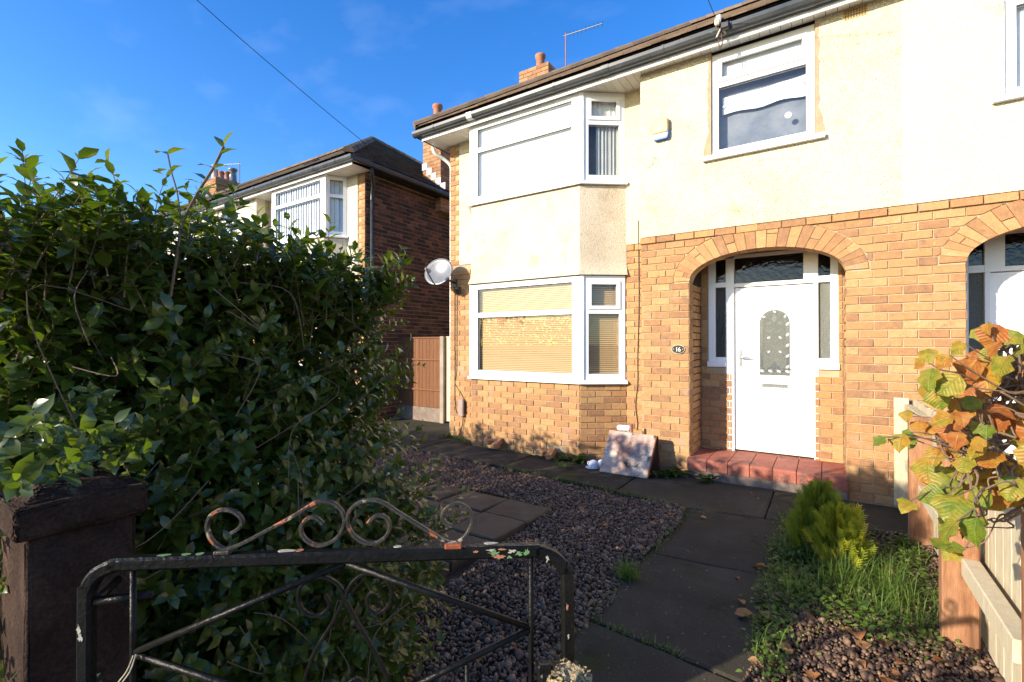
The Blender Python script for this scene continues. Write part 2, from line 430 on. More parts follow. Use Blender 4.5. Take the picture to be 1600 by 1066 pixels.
M_DISH = mat('dish_metal', [(.13, .135, .14), (.18, .185, .19)], None, 8, 1, rough=.3, spec=.6)
M_CABLE = mat('brown_cable', [(.07, .045, .03), (.11, .075, .05)], None, 8, 1, rough=.6)
M_WIRE = mat('black_wire', [(.01, .01, .012), (.02, .02, .02)], None, 8, 1, rough=.6)
M_METER = mat('grey_brown_box', [(.25, .18, .15), (.34, .26, .22)], None, 8, 1, rough=.6)
M_ALARM = mat('cream_alarm_case', [(.46, .30, .10), (.52, .35, .13)], None, 6, 1, rough=.4, spec=.5)
M_BLUE = mat('blue_plastic', [(.05, .14, .5), (.07, .18, .58)], None, 8, 1, rough=.4)
M_PLATEK = mat('black_enamel', [(.012, .010, .008), (.02, .017, .012)], None, 8, 1, rough=.3, spec=.5)
M_PLATEW = mat('cream_enamel', [(.68, .62, .48), (.74, .68, .54)], None, 8, 1, rough=.3, spec=.5)
M_REDINK = mat('red_ink', [(.62, .10, .05), (.70, .16, .08)], None, 20, 1, rough=.6)
M_CHINA = mat('white_china', [(.70, .70, .72), (.8, .8, .8)], None, 30, 1, rough=.3, spec=.5, spots=[((.25, .28, .45), 50, .66, .03)])
M_BOARD = mat('smeared_board', [(0, (.30, .21, .17)), (.4, (.44, .34, .27)), (.8, (.58, .48, .38)), (1, (.64, .54, .43))], None, 5, 1, rough=.7, spec=.3, fine=.2, fscale=60,
              spots=[((.28, .12, .085), 3.6, .46, .22), ((.17, .14, .14), 4.5, .53, .16), ((.03, .022, .018), 7.5, .585, .10)])
M_BOARDE = mat('red_board_edge', [(.14, .04, .025), (.22, .07, .045)], None, 20, 1, rough=.8)
M_ASPH = mat('asphalt', [(.04, .04, .04), (.06, .06, .058)], None, 6, 1, rough=.95, bump=.5, bscale=120, fine=.2)
M_PAVE = mat('pavement', [(.14, .135, .125), (.2, .195, .18)], None, 4, 1, rough=.95, bump=.3, bscale=120, fine=.2)
def hazel_mat():
    m = mat('autumn_hazel_leaf', [(0, (.075, .14, .014)), (.3, (.15, .19, .02)), (.5, (.27, .23, .025)), (.72, (.36, .19, .025)), (1, (.33, .11, .025))], None, 16, 1, rough=.45, spec=.35, trans=.35, tcol=(1.4, 1.2, .5), fine=.22, fscale=70, bump=.35, bscale=60)
    nt = m.node_tree; n, l = nt.nodes, nt.links          # ripeness of each leaf from its own property, blotches from noise
    at = n.new('ShaderNodeAttribute'); at.attribute_type = 'OBJECT'; at.attribute_name = 'ripeness'
    rp = [q for q in n if q.type == 'VALTORGB'][0]
    srcs = rp.inputs['Fac'].links[0].from_socket
    a = n.new('ShaderNodeMath'); a.operation = 'MULTIPLY_ADD'; a.inputs[1].default_value = .55; a.inputs[2].default_value = -.26
    b = n.new('ShaderNodeMath'); b.operation = 'ADD'; b.use_clamp = True
    tc = n.new('ShaderNodeTexCoord'); sx = n.new('ShaderNodeSeparateXYZ'); l.new(tc.outputs['Object'], sx.inputs[0])
    def mth(op, p, q=0., r_=None):
        k = n.new('ShaderNodeMath'); k.operation = op
        for i, v in enumerate((p, q) if r_ is None else (p, q, r_)):
            if isinstance(v, (int, float)): k.inputs[i].default_value = v
            else: l.new(v, k.inputs[i])
        return k.outputs[0]
    ax = mth('ABSOLUTE', sx.outputs['X'])                # midrib and side veins pressed into the blade
    vein = mth('POWER', mth('ABSOLUTE', mth('SINE', mth('MULTIPLY', mth('SUBTRACT', sx.outputs['Y'], mth('MULTIPLY', ax, .75)), 24.))), .35)
    rib = mth('MINIMUM', mth('MULTIPLY', ax, 22.), 1.)
    hgt = mth('MULTIPLY', vein, rib)
    bp = n.new('ShaderNodeBump'); bp.inputs['Strength'].default_value = .38; bp.inputs['Distance'].default_value = .006
    l.new(hgt, bp.inputs['Height'])
    pb = n['Principled BSDF']; l.new(bp.outputs['Normal'], pb.inputs['Normal'])
    l.new(srcs, a.inputs[0]); l.new(a.outputs[0], b.inputs[0]); l.new(at.outputs['Fac'], b.inputs[1]); l.new(b.outputs[0], rp.inputs['Fac'])
    return m
M_HAZEL = hazel_mat()

# ================================================================== ground, road, paths
g = MB().add([(-400, -400, -.035), (400, -400, -.035), (400, 400, -.035), (-400, 400, -.035)], [(0, 1, 2, 3)])
struct(g.build('ground', M_SOIL))
struct(MB().box((-60, -9.2, -.2), (60, -2.3, -.016)).build('road', M_ASPH))
struct(MB().box((-60, -2.15, -.2), (60, .16, .0)).build('pavement', M_PAVE))
kerb = struct(MB().box((-60, -2.29, -.2), (60, -2.155, .008)).build('kerb', M_CONCR))

def slab_mesh(poly, z0, z1, name, m, parent, cham=.008, jit=.004):
    """a slab with worn, slightly uneven edges"""
    P = []
    for i, (x, y) in enumerate(poly):
        nx, ny = poly[(i + 1) % len(poly)]
        k = max(1, int(math.hypot(nx - x, ny - y) / .14))
        for j in range(k):
            t = j / k
            q = jit if j else 0
            P.append((x + (nx - x) * t + random.uniform(-q, q), y + (ny - y) * t + random.uniform(-q, q)))
    cx = sum(p[0] for p in P) / len(P); cy = sum(p[1] for p in P) / len(P)
    n = len(P)
    def ins(p, d):
        v = Vector((cx - p[0], cy - p[1])); v.normalize(); return (p[0] + v.x * d, p[1] + v.y * d)
    top = [ins(p, cham * random.uniform(.8, 2.2)) for p in P]
    vs_ = [(x, y, z0) for x, y in P] + [(x, y, z1 - cham) for x, y in P] + [(x, y, z1) for x, y in top]
    fs = [tuple(range(2 * n, 3 * n))]
    for a in (0, n):
        fs += [(a + i, a + (i + 1) % n, a + n + (i + 1) % n, a + n + i) for i in range(n)]
    b = MB(); b.add(vs_, fs)
    return b.build(name, m, parent)

path = bpy.data.objects.new('path', None); COL.objects.link(path); struct(path); ORG['path'] = Vector((0, 0, 0))
W = [[(-1.10, .18), (-.16, .18), (-.22, 1.30), (-1.06, 1.26)],
     [(-1.065, 1.275), (-.225, 1.315), (-.27, 2.36), (-1.12, 2.44)],
     [(-1.13, 2.455), (-.275, 2.375), (-.325, 3.55), (-1.09, 3.47)],
     [(-1.09, 3.485), (-.325, 3.565), (-.30, 4.74), (-1.10, 4.62)],
     [(-7.3, 5.02), (-5.0, 4.98), (-5.0, 5.86), (-7.3, 5.9)],
     [(-4.985, 4.98), (-3.4, 4.90), (-3.4, 5.64), (-4.6, 5.645), (-4.985, 5.86)],
     [(-3.385, 4.90), (-1.86, 4.74), (-1.86, 5.66), (-3.385, 5.63)],
     [(-1.845, 4.735), (-1.11, 4.64), (-.47, 4.73), (-.47, 5.72), (-1.845, 5.66)],
     [(-.455, 4.735), (-.29, 4.77), (.62, 4.98), (.62, 5.72), (-.455, 5.72)],
     [(-7.3, 5.92), (-5.0, 5.87), (-5.36, 6.10), (-5.36, 9.6), (-7.3, 9.6)]]
for i, w in enumerate(W):
    slab_mesh(w, -.06, .012 + random.uniform(-.004, .006), 'concrete_slab', M_PATH, path)

# crazy-paving square of sandstone flags set in the gravel
flags = bpy.data.objects.new('patio', None); COL.objects.link(flags); struct(flags); ORG['patio'] = Vector((0, 0, 0))
fa, fb = Vector((-2.10, 3.86)), Vector((-2.18, 2.12))       # right-hand edge, back to front
ex = Vector((-1, 0.0)); ey = (fb - fa)
def fp(u, v):
    p = fa + ex * u + ey * v; return (p.x, p.y)
rows = [(0, .25, [0, .50, 1.02, 1.45]), (.25, .52, [0, .47, .86, 1.25, 1.5]), (.52, .78, [0, .44, .80, 1.22, 1.55]), (.78, 1, [0, .36, .74, 1.1, 1.5])]
for v0, v1, us in rows:
    for a, b in zip(us[:-1], us[1:]):
        j = lambda: random.uniform(-.012, .012)
        g0 = .011
        slab_mesh([fp(a + g0 + (j() if a else 0), v0 + .006), fp(b - g0 + j(), v0 + .006 + j() * .3), fp(b - g0 + j() * 2, v1 - .006), fp(a + g0 + (j() if a else 0), v1 - .006 + j() * .3)],
                  -.05, .038 + random.uniform(-.006, .008), 'flagstone', M_FLAG, flags, .01, .006)

# ================================================================== bricks
CH, SL, JT = .0843, .2225, .010           # course height, stretcher module, joint
_bm_cache = {}
def brick_mesh(L, H, m, seed=0):
    key = (round(L, 3), round(H, 3), m.name, seed)
    if key in _bm_cache: return _bm_cache[key]
    rnd = random.Random(str(key)); c = .0035
    r = lambda s=.0022: rnd.uniform(-s, s)
    a, b = L / 2, H / 2
    rect = lambda y, i, q: [(-a + i + (r() if q else 0), y + (r(.0015) if q else 0), -b + i + (r() if q else 0)), (a - i + (r() if q else 0), y + (r(.0015) if q else 0), -b + i + (r() if q else 0)),
                            (a - i + (r() if q else 0), y + (r(.0015) if q else 0), b - i + (r() if q else 0)), (-a + i + (r() if q else 0), y + (r(.0015) if q else 0), b - i + (r() if q else 0))]
    v = rect(0, c, True) + rect(.006, 0, False) + rect(.06, 0, False)
    f = [(0, 1, 2, 3)]
    for k in (0, 4):
        f += [(k + i, k + 4 + i, k + 4 + (i + 1) % 4, k + (i + 1) % 4) for i in range(4)]
    me = bpy.data.meshes.new('brick'); me.from_pydata(v, [], f); me.update()
    me.materials.append(m)
    _bm_cache[key] = me
    return me

class Wall:
    """a vertical brick plane: origin, direction along, outward normal"""
    def __init__(s, o, t, n):
        s.o, s.t, s.n = Vector(o), Vector(t).normalized(), Vector(n).normalized()
        s.mx = Matrix((( s.t.x, -s.n.x, 0, 0), (s.t.y, -s.n.y, 0, 0), (s.t.z, -s.n.z, 1, 0), (0, 0, 0, 1)))
    def P(s, a, z, d=0.):
        return s.o + s.t * a + s.n * d + Vector((0, 0, z))

class Bricks:
    """gathers the bricks of one house; the 300 nearest become parts, the others one joined part"""
    def __init__(s, house, limit=300):
        s.h, s.items, s.limit = house, [], limit
    def lay(s, wall, a0, a1, z, m, mj, off=0., h=CH, fn=None, d=0., lift=1.):
        """one course between a0 and a1; fn(a, z) -> lowest z allowed there (arch)"""
        k = math.floor((a0 - off) / SL)
        x = off + k * SL
        while x < a1 - .002:
            b0, b1 = max(x, a0), min(x + SL, a1)
            x += SL
            if b1 - b0 < .03: continue
            L = b1 - b0 - JT
            zc = z + h / 2
            if fn is None or max(fn(b0 + (b1 - b0) * q / 6) for q in range(7)) <= z:
                s.items.append((wall, (b0 + b1) / 2, zc, L, h - JT, m, mj, d, None))
            else:
                pts, nn = [], 10
                for q in range(nn + 1):
                    xx = b0 + JT / 2 + L * q / nn
                    pts.append((xx, max(z + JT / 2, fn(xx) + JT)))
                top = z + h - JT / 2
                pts = [p for p in pts if p[1] < top - .004]
                if len(pts) >= 2 and pts[-1][0] - pts[0][0] > .012:
                    s.items.append((wall, None, None, None, None, m, mj, d, pts + [(pts[-1][0], top), (pts[0][0], top)]))
    def poly(s, wall, pts, m, mj, d=0.):
        s.items.append((wall, None, None, None, None, m, mj, d, pts))
    def finish(s, see=lambda p: True):
        c = Vector((0, 0, 1.55))
        def pos(it):
            if it[8] is None: return it[0].P(it[1], it[2])
            q = it[8]; return it[0].P(sum(p[0] for p in q) / len(q), sum(p[1] for p in q) / len(q))
        order = sorted(range(len(s.items)), key=lambda i: (0 if see(pos(s.items[i])) else 1, (pos(s.items[i]) - c).length))
        rest = {}
        for r_, i in enumerate(order):
            wall, a, z, L, H, m, mj, d, poly = s.items[i]
            p = pos(s.items[i])
            jd = random.uniform(-.0025, .0025) + d
            if r_ < s.limit:
                if poly is None:
                    inst('brick', brick_mesh(round(L / .005) * .005, H, m, random.randrange(4)), s.h, wall.P(a, z, jd), wall.mx @ Matrix.Rotation(random.uniform(-.006, .006), 4, 'Y'))
                else:
                    b = MB(); b.prism(poly, lambda u, v, dd: wall.P(u, v, -dd + jd), 0., .06)
                    b.build('brick', m, s.h)
            else:
                b = rest.setdefault(mj.name, (MB(), mj))[0]
                tn = random.random()
                if poly is None:
                    me = brick_mesh(round(L / .005) * .005, H, m, random.randrange(4))
                    T = Matrix.Translation(wall.P(a, z, jd)) @ wall.mx
                    b.add([T @ v.co for v in me.vertices], [tuple(q.vertices) for q in me.polygons], tn)
                else:
                    b.prism(poly, lambda u, v, dd: wall.P(u, v, -dd + jd), 0., .06, tn)
        for b, mj in rest.values():
            stuff(b.build('brickwork', mj, s.h))

# ================================================================== houses
YP, YR, YB, YD = 5.80, 6.10, 5.72, 6.43    # projecting front, recessed front, bay front, door plane
ZB, ZS = 34 * CH, 4.905                    # top of brickwork, soffit
RIDGE_Y, RIDGE_Z, EAVE_Y, EAVE_Z = 9.0, 7.345, 5.50, 5.035
TAN = (RIDGE_Z - EAVE_Z) / (RIDGE_Y - EAVE_Y)
UA0, UA1, ZSP = 3.975, 5.48, 2.29          # arch opening and spring height
UC, AI, BI, AE, BE = (UA0 + UA1) / 2, (UA1 - UA0) / 2, .31, (UA1 - UA0) / 2 + .185, .56
def arch_in(u):
    q = abs(u - UC) / AI
    return ZSP + BI * math.sqrt(1 - q * q) if q < 1 else -9
def arch_ex(u):
    q = abs(u - UC) / AE
    return ZSP + BE * math.sqrt(1 - q * q) if q < 1 else -9

def roof_tiles(b, o, along, up, nrm, lo, hi, n_rows, gauge=.115, w=.17):
    """overlapping tile rows; lo(r), hi(r): extent of row r along the eave"""
    along, up, nrm = Vector(along), Vector(up).normalized(), Vector(nrm).normalized()
    tilt = (up + nrm * -.12).normalized(); tn = along.cross(tilt).normalized()
    if tn.z < 0: tn = -tn
    for r_ in range(n_rows):
        a, e = lo(r_), hi(r_)
        x = a + (w / 2 if r_ % 2 else 0) - w / 2
        while x < e:
            x0, x1 = max(x, a), min(x + w, e); x += w
            if x1 - x0 < .04: continue
            c = Vector(o) + along * ((x0 + x1) / 2) + up * (r_ * gauge + gauge * .55) + nrm * (.022 + random.uniform(-.002, .003))
            b.obox(c, (along, tilt, tn), ((x1 - x0) / 2 - .002, gauge * .62, .008))

def window(house, wall, s0, s1, z0, z1, transoms=(), mull=(), fw=.065, dep=.06, name='window', glass=None, back=None, sash=(), m=None):
    """frame with transoms and mullions; one pane (and gasket) per light. wall plane = outer face of frame"""
    m = m or M_PVC
    b = MB()
    P = lambda a, z, d: wall.P(a, z, -d)
    def bar(a0, a1, c0, c1, d0=0., d1=dep):
        b.prism([(a0, c0), (a1, c0), (a1, c1), (a0, c1)], P, d0, d1)
    bar(s0, s1, z0, z0 + fw); bar(s0, s1, z1 - fw, z1)
    bar(s0, s0 + fw, z0 + fw, z1 - fw); bar(s1 - fw, s1, z0 + fw, z1 - fw)
    zs = [z0] + list(transoms) + [z1]; ms = [s0] + list(mull) + [s1]
    for t in transoms: bar(s0 + fw, s1 - fw, t - fw * .45, t + fw * .45, .003, dep - .003)
    for q in mull:
        lows = [z0 + fw] + [t + fw * .45 for t in transoms]; his = [t - fw * .45 for t in transoms] + [z1 - fw]
        for a, c in zip(lows, his): bar(q - fw * .45, q + fw * .45, a, c, .003, dep - .003)
    lights = []
    for i in range(len(zs) - 1):
        for j in range(len(ms) - 1):
            a0 = ms[j] + (fw if j == 0 else fw * .45); a1 = ms[j + 1] - (fw if j == len(ms) - 2 else fw * .45)
            c0 = zs[i] + (fw if i == 0 else fw * .45); c1 = zs[i + 1] - (fw if i == len(zs) - 2 else fw * .45)
            if (i, j) in sash:                     # opening light: a proud inner frame
                q = .038
                b.prism([(a0 - .008, c0 - .008), (a1 + .008, c0 - .008), (a1 + .008, c0 + q), (a0 - .008, c0 + q)], P, -.012, .02)
                b.prism([(a0 - .008, c1 - q), (a1 + .008, c1 - q), (a1 + .008, c1 + .008), (a0 - .008, c1 + .008)], P, -.012, .02)
                b.prism([(a0 - .008, c0 + q), (a0 + q, c0 + q), (a0 + q, c1 - q), (a0 - .008, c1 - q)], P, -.012, .02)
                b.prism([(a1 - q, c0 + q), (a1 + .008, c0 + q), (a1 + .008, c1 - q), (a1 - q, c1 - q)], P, -.012, .02)
                a0 += q; a1 -= q; c0 += q; c1 -= q
            lights.append((a0, a1, c0, c1))
    fr = b.build(name, m, house)
    for a0, a1, c0, c1 in lights:
        gk = MB(); q = .007
        for u0, u1, w0, w1 in ((a0, a1, c0, c0 + q), (a0, a1, c1 - q, c1), (a0, a0 + q, c0 + q, c1 - q), (a1 - q, a1, c0 + q, c1 - q)):
            gk.prism([(u0, w0), (u1, w0), (u1, w1), (u0, w1)], P, .022, .036)
        gk.build('gasket', M_GASKET, fr)
        MB().prism([(a0, c0), (a1, c0), (a1, c1), (a0, c1)], P, .029, .034).build('pane', glass or M_GLASS, fr)
    return fr, lights

def slat_blind(fr, wall, a0, a1, z0, z1, d=.075, m=None, vertical=False, pitch=.026):
    b = MB()
    P = lambda a, z, q: wall.P(a, z, -q)
    if vertical:
        x = a0
        while x < a1:
            b.add([P(x, z0, d), P(min(x + pitch * .93, a1), z0, d + .02), P(min(x + pitch * .93, a1), z1, d + .02), P(x, z1, d)], [(0, 1, 2, 3)]); x += pitch
    else:
        z = z0
        while z < z1:
            b.add([P(a0, z, d), P(a1, z, d), P(a1, z + pitch * .80, d + .012), P(a0, z + pitch * .80, d + .012)], [(0, 1, 2, 3)], random.uniform(.2, .8)); z += pitch
    stuff(b.build('blind', m or M_BLIND, fr))
    MB().prism([(a0 - .03, z0), (a1 + .03, z0), (a1 + .03, z1), (a0 - .03, z1)], P, d + .05, d + .055).build('blind_lining', M_DARKIN if vertical else M_CABLE, fr)

def curtain(fr, wall, a0, a1, z0, z1, d=.09, amp=.018, m=None, name='curtain'):
    n = 40; b = MB(); vs_, fs = [], []
    for i in range(n + 1):
        a = a0 + (a1 - a0) * i / n
        q = d + amp * math.sin(i * 1.1) + amp * .6 * math.sin(i * 2.7 + 1)
        vs_ += [wall.P(a, z0, -q), wall.P(a, z1, -q)]
    fs = [(2 * i, 2 * i + 2, 2 * i + 3, 2 * i + 1) for i in range(n)]
    b.add(vs_, fs); b.build(name, m or M_CURTAIN, fr)

def chimney(house, x0, x1, y0, y1, z0, z1, pots, corb=.045, flash=None):
    b = MB(); core = MB()
    core.box((x0 + .008, y0 + .008, z0), (x1 - .008, y1 - .008, z1))
    ch = core.build('chimney', M_MORTARD, house)
    z = z0; r_ = 0
    while z < z1 - .02:
        e = corb if z > z1 - .26 else 0.
        for (p, q, fixed, ax) in ((x0, x1, y0, 0), (x0, x1, y1, 0), (y0, y1, x0, 1), (y0, y1, x1, 1)):
            p, q = p - e, q + e
            f = fixed + (-e if fixed in (x0, y0) else e)
            x = p - (SL / 2 if r_ % 2 else 0)
            while x < q - .02:
                a, c = max(x, p), min(x + SL, q); x += SL
                if c - a < .03: continue
                t = .05 + e
                s_ = 1 if fixed in (x0, y0) else -1
                if ax == 0: b.box((a + .004, f, z + .005), (c - .004, f + s_ * t, z + CH - .005))
                else: b.box((f, a + .004, z + .005), (f + s_ * t, c - .004, z + CH - .005))
        z += CH; r_ += 1
    stuff(b.build('chimney_bricks', M_CHIM, ch))
    fl = MB()
    xm, ym = (x0 + x1) / 2, (y0 + y1) / 2
    fl.add([(x0 - .02, y0 - .02, z1), (x1 + .02, y0 - .02, z1), (x1 + .02, y1 + .02, z1), (x0 - .02, y1 + .02, z1),
            (x0 + .1, y0 + .1, z1 + .09), (x1 - .1, y0 + .1, z1 + .09), (x1 - .1, y1 - .1, z1 + .09), (x0 + .1, y1 - .1, z1 + .09)],
           [(0, 1, 5, 4), (1, 2, 6, 5), (2, 3, 7, 6), (3, 0, 4, 7), (4, 5, 6, 7)])
    fl.build('flaunching', M_CONCR, ch)
    for (px, py, h, r_, mm) in pots:
        MB().lathe((px, py, z1 + .05), [(r_ * 1.12, 0), (r_ * 1.1, .03), (r_ * .95, .05), (r_ * .9, h - .1), (r_ * 1.12, h - .07), (r_ * 1.18, h - .03), (r_ * 1.12, h), (r_ * .9, h), (r_ * .85, h - .1)]).smooth().build('chimney_pot', mm, ch)
    if flash:
        fm = MB()
        for k in range(5):
            fz = flash[0] + flash[1] * k * .14
            fm.box((x0 + k * .14 - .012, y0 - .012, fz), (x0 + k * .14 + .15, y0 - .004, fz + .16))
        fm.build('flashing', M_FLASH, ch)
    return ch

def house(name, label, x0, s, detail, group=None):
    """half of a semi-detached pair. u runs from the outer corner to the party wall"""
    X = lambda u: x0 + s * u
    UP = 5.925
    h = thing(name, label, 'house', (X(3.0), 8.0, 0), group)
    t = (s, 0, 0)
    fY = lambda y: Wall((x0, y, 0), t, (0, -1, 0))
    bk = Bricks(h)
    mortar = M_MORTAR
    # ---- masonry cores
    b = MB()
    b.box((X(.012), YR + .012, -.1), (X(3.4), YR + .22, ZS))
    b.box((X(.012), YR + .22, -.1), (X(.22), 11.9, ZS))
    b.box((X(.012), 11.7, -.1), (X(UP), 11.9, ZS))
    b.build('wall', mortar if s > 0 else M_MORTAR, h)
    b = MB()                                                    # projecting front with its arch
    yf, yb = YP + .012, YP + .20
    b.box((X(3.407), yf, -.1), (X(UA0 - .006), yb, ZSP))
    b.box((X(UA1 + .006), yf, -.1), (X(UP), yb, ZSP))
    b.box((X(3.407), yf, ZSP), (X(UC - AI - .006), yb, ZB)); b.box((X(UC + AI + .006), yf, ZSP), (X(UP), yb, ZB))
    N = 40
    for i in range(N):
        a, c = UC - AI - .006 + (2 * AI + .012) * i / N, UC - AI - .006 + (2 * AI + .012) * (i + 1) / N
        za, zc = max(arch_in(a), ZSP) + .006, max(arch_in(c), ZSP) + .006
        b.add([(X(a), yf, za), (X(c), yf, zc), (X(c), yf, ZB), (X(a), yf, ZB), (X(a), yb, za), (X(c), yb, zc), (X(c), yb, ZB), (X(a), yb, ZB)],
              [(0, 1, 2, 3), (7, 6, 5, 4), (0, 4, 5, 1)])
    b.box((X(3.407), yb, -.1), (X(3.5), YR + .2, ZS))           # return to the recessed front
    b.build('porch_wall', mortar, h)
    # ---- brick faces of the front
    wp, wr = fY(YP), fY(YR)
    near = True
    for c in range(34):
        z = c * CH; off = SL / 2 if c % 2 else 0
        ue1 = UP + ((SL / 2 if detail in ('full', 'left') else -SL / 2) if c % 2 else 0)      # bonded across the party wall
        if c == 33:
            bk.lay(wp, 3.385, ue1, z, M_BRICK, M_BRICKJ, UA1 + off, d=.016)
            bk.lay(wr, 3.1, 3.395, z, M_BRICK, M_BRICKJ, 3.1 + off, d=.012)
        elif near:
            if z + CH <= ZSP + .001:
                bk.lay(wp, 3.395, UA0, z, M_BRICK, M_BRICKJ, UA0 + off)
                bk.lay(wp, UA1, ue1, z, M_BRICK, M_BRICKJ, UA1 + off)
            else:
                bk.lay(wp, 3.395, ue1, z, M_BRICK, M_BRICKJ, UA1 + off, fn=arch_ex)
            bk.lay(wr, 2.92, 3.38, z, M_BRICK, M_BRICKJ, 3.1 + off)
            bk.lay(wr, 0., .60, z, M_BRICK, M_BRICKJ, off)
    zc = ZB
    k = 0
    while zc < ZS - .02:                                       # toothed brick quoin beside the upper render
        e = .115 if k % 2 else .21
        bk.lay(wr, 0., e, zc, M_BRICK, M_BRICKJ, 0.); zc += CH; k += 1
    if near:                                                    # returns of the arch jambs and the arch ring
        for side in (UA0, UA1):
            wj = Wall((X(side), YP, 0), (0, 1, 0), (s if side == UA0 else -s, 0, 0))
            for c in range(int(ZSP / CH)):
                bk.lay(wj, .001, .60, c * CH, M_BRICK, M_BRICKJ, .115 if c % 2 else 0.)
        nv = 25
        for i in range(nv):
            t0, t1 = math.pi * (1 - i / nv), math.pi * (1 - (i + 1) / nv)
            t0, t1 = t0 - .0035, t1 + .0035
            inn = lambda q: (UC + AI * math.cos(q), ZSP + BI * math.sin(q))
            out = lambda q: (UC + AE * math.cos(q), ZSP + BE * math.sin(q))
            quad = [inn(t0), inn(t1), out(t1), out(t0)]
            if i % 4 == 1:                                      # two half bricks instead of one
                f = .45 if i % 8 == 1 else .58
                mid = lambda p, q, f_: (p[0] + (q[0] - p[0]) * f_, p[1] + (q[1] - p[1]) * f_)
                bk.poly(wp, [quad[0], quad[1], mid(quad[1], quad[2], f - .02), mid(quad[0], quad[3], f - .02)], M_BRICK, M_BRICKJ, .004)
                bk.poly(wp, [mid(quad[0], quad[3], f + .02), mid(quad[1], quad[2], f + .02), quad[2], quad[3]], M_BRICK, M_BRICKJ, .004)
            else:
                bk.poly(wp, quad, M_BRICK, M_BRICKJ, .004)
        ab = MB()                                               # underside of the arch
        for i in range(nv):
            t0, t1 = math.pi * (1 - i / nv) - .004, math.pi * (1 - (i + 1) / nv) + .004
            p, q = (UC + (AI) * math.cos(t0), ZSP + (BI) * math.sin(t0)), (UC + AI * math.cos(t1), ZSP + BI * math.sin(t1))
            p2, q2 = (p[0], p[1] + .02), (q[0], q[1] + .02)
            for y0, y1 in ((YP + .061, YP + .105), (YP + .113, YP + .199)):
                ab.add([(X(p[0]), y0, p[1]), (X(q[0]), y0, q[1]), (X(q[0]), y1, q[1]), (X(p[0]), y1, p[1]), (X(p2[0]), y0, p2[1]), (X(q2[0]), y0, q2[1]), (X(q2[0]), y1, q2[1]), (X(p2[0]), y1, p2[1])],
                       [(0, 1, 2, 3), (0, 4, 5, 1), (1, 5, 6, 2), (2, 6, 7, 3), (3, 7, 4, 0)])
        stuff(ab.build('arch_soffit_bricks', M_BRICKJ, h))
    # ---- upper render on the projecting front
    wu0, wu1 = 4.225, 5.225
    md = M_DASH if detail == 'full' else M_DASHW
    b = MB()
    zt = ZB + .003
    b.box((X(3.395), YP - .008, zt), (X(wu0 - .005), YP + .2, ZS)); b.box((X(wu1 + .005), YP - .008, zt), (X(UP), YP + .2, ZS))
    b.box((X(wu0 - .005), YP - .008, zt), (X(wu1 + .005), YP + .2, 3.655))
    b.build('render', md, h)
    # render on the recessed front, between quoin and bay
    MB().box((X(.214), YR - .006, ZB), (X(.66), YR + .01, ZS)).build('side_render', md, h)
    MB().box((X(2.9), YR - .006, ZB + .003), (X(3.39), YR + .01, ZS)).build('side_render', md, h)
    # ---- bay
    BP = [(.52, YR), (.77, YB), (2.60, YB), (3.10, YR)]
    def ring(o):                                                # bay outline pushed outwards by o
        out = []
        for i, p in enumerate(BP):
            ns = []
            for a, c in ((i - 1, i), (i, i + 1)):
                if a >= 0 and c < len(BP):
                    d = Vector((BP[c][0] - BP[a][0], BP[c][1] - BP[a][1])).normalized(); ns.append(Vector((d.y, -d.x)))
            if len(ns) == 2:
                m_ = (ns[0] + ns[1]); m_ = m_ / (m_.length ** 2) * 2; out.append((p[0] + m_.x * o, p[1] + m_.y * o))
            else: out.append((p[0] + ns[0].x * o, p[1] + ns[0].y * o))
        return out
    facets = []
    for i in range(3):
        (ua, ya), (uc, yc) = BP[i], BP[i + 1]
        d = Vector((s * (uc - ua), yc - ya, 0)); L = d.length; d.normalize()
        n_ = Vector((d.y, -d.x, 0)) * s
        facets.append((Wall((X(ua), ya, 0), d, n_), L))
    def band(o0, z0, z1, m, nm, levels=None):
        b = MB()
        lv = levels or [(z0, o0), (z1, o0)]
        rings = [[(X(u), y, z) for u, y in ring(o)] for z, o in lv]
        n_ = 4
        vs_ = [p for r_ in rings for p in r_]
        fs = [(k * n_ + i, k * n_ + i + 1, (k + 1) * n_ + i + 1, (k + 1) * n_ + i) for k in range(len(lv) - 1) for i in range(3)]
        fs += [(0, 1, 2, 3), tuple((len(lv) - 1) * n_ + i for i in (3, 2, 1, 0))]
        b.add(vs_, fs)
        return b.build(nm, m, h)
    band(-.012, -.1, 1.0, mortar, 'bay_base')
    band(0, 0, 0, M_DASHD if detail == 'full' else M_DASHW, 'bay_render', [(2.465, .05), (2.50, .038), (2.56, .016), (2.64, .004), (3.655, 0.)])
    if detail == 'full':
        holes = [(.37, .60), (1.32, 1.62)]
        for fi, (w, L) in enumerate(facets):
            for c in range(12):
                z = c * CH; odd = c % 2
                off = SL / 2 if odd else 0
                if fi == 1:
                    segs = [(0, L)]
                    if c == 1: segs = [(0, .37), (.60, 1.32), (1.62, L)]
                    for a0, a1 in segs: bk.lay(w, a0, a1, z, M_BRICK, M_BRICKJ, off)
                elif fi == 2:
                    e = .105 if odd else .21
                    bk.lay(w, 0, e, z, M_QUOIN, M_BRICKJ, 0); bk.lay(w, e, L, z, M_ORANGE, M_BRICKJ, e)
                else:
                    bk.lay(w, 0, L, z, M_BRICK, M_BRICKJ, off)
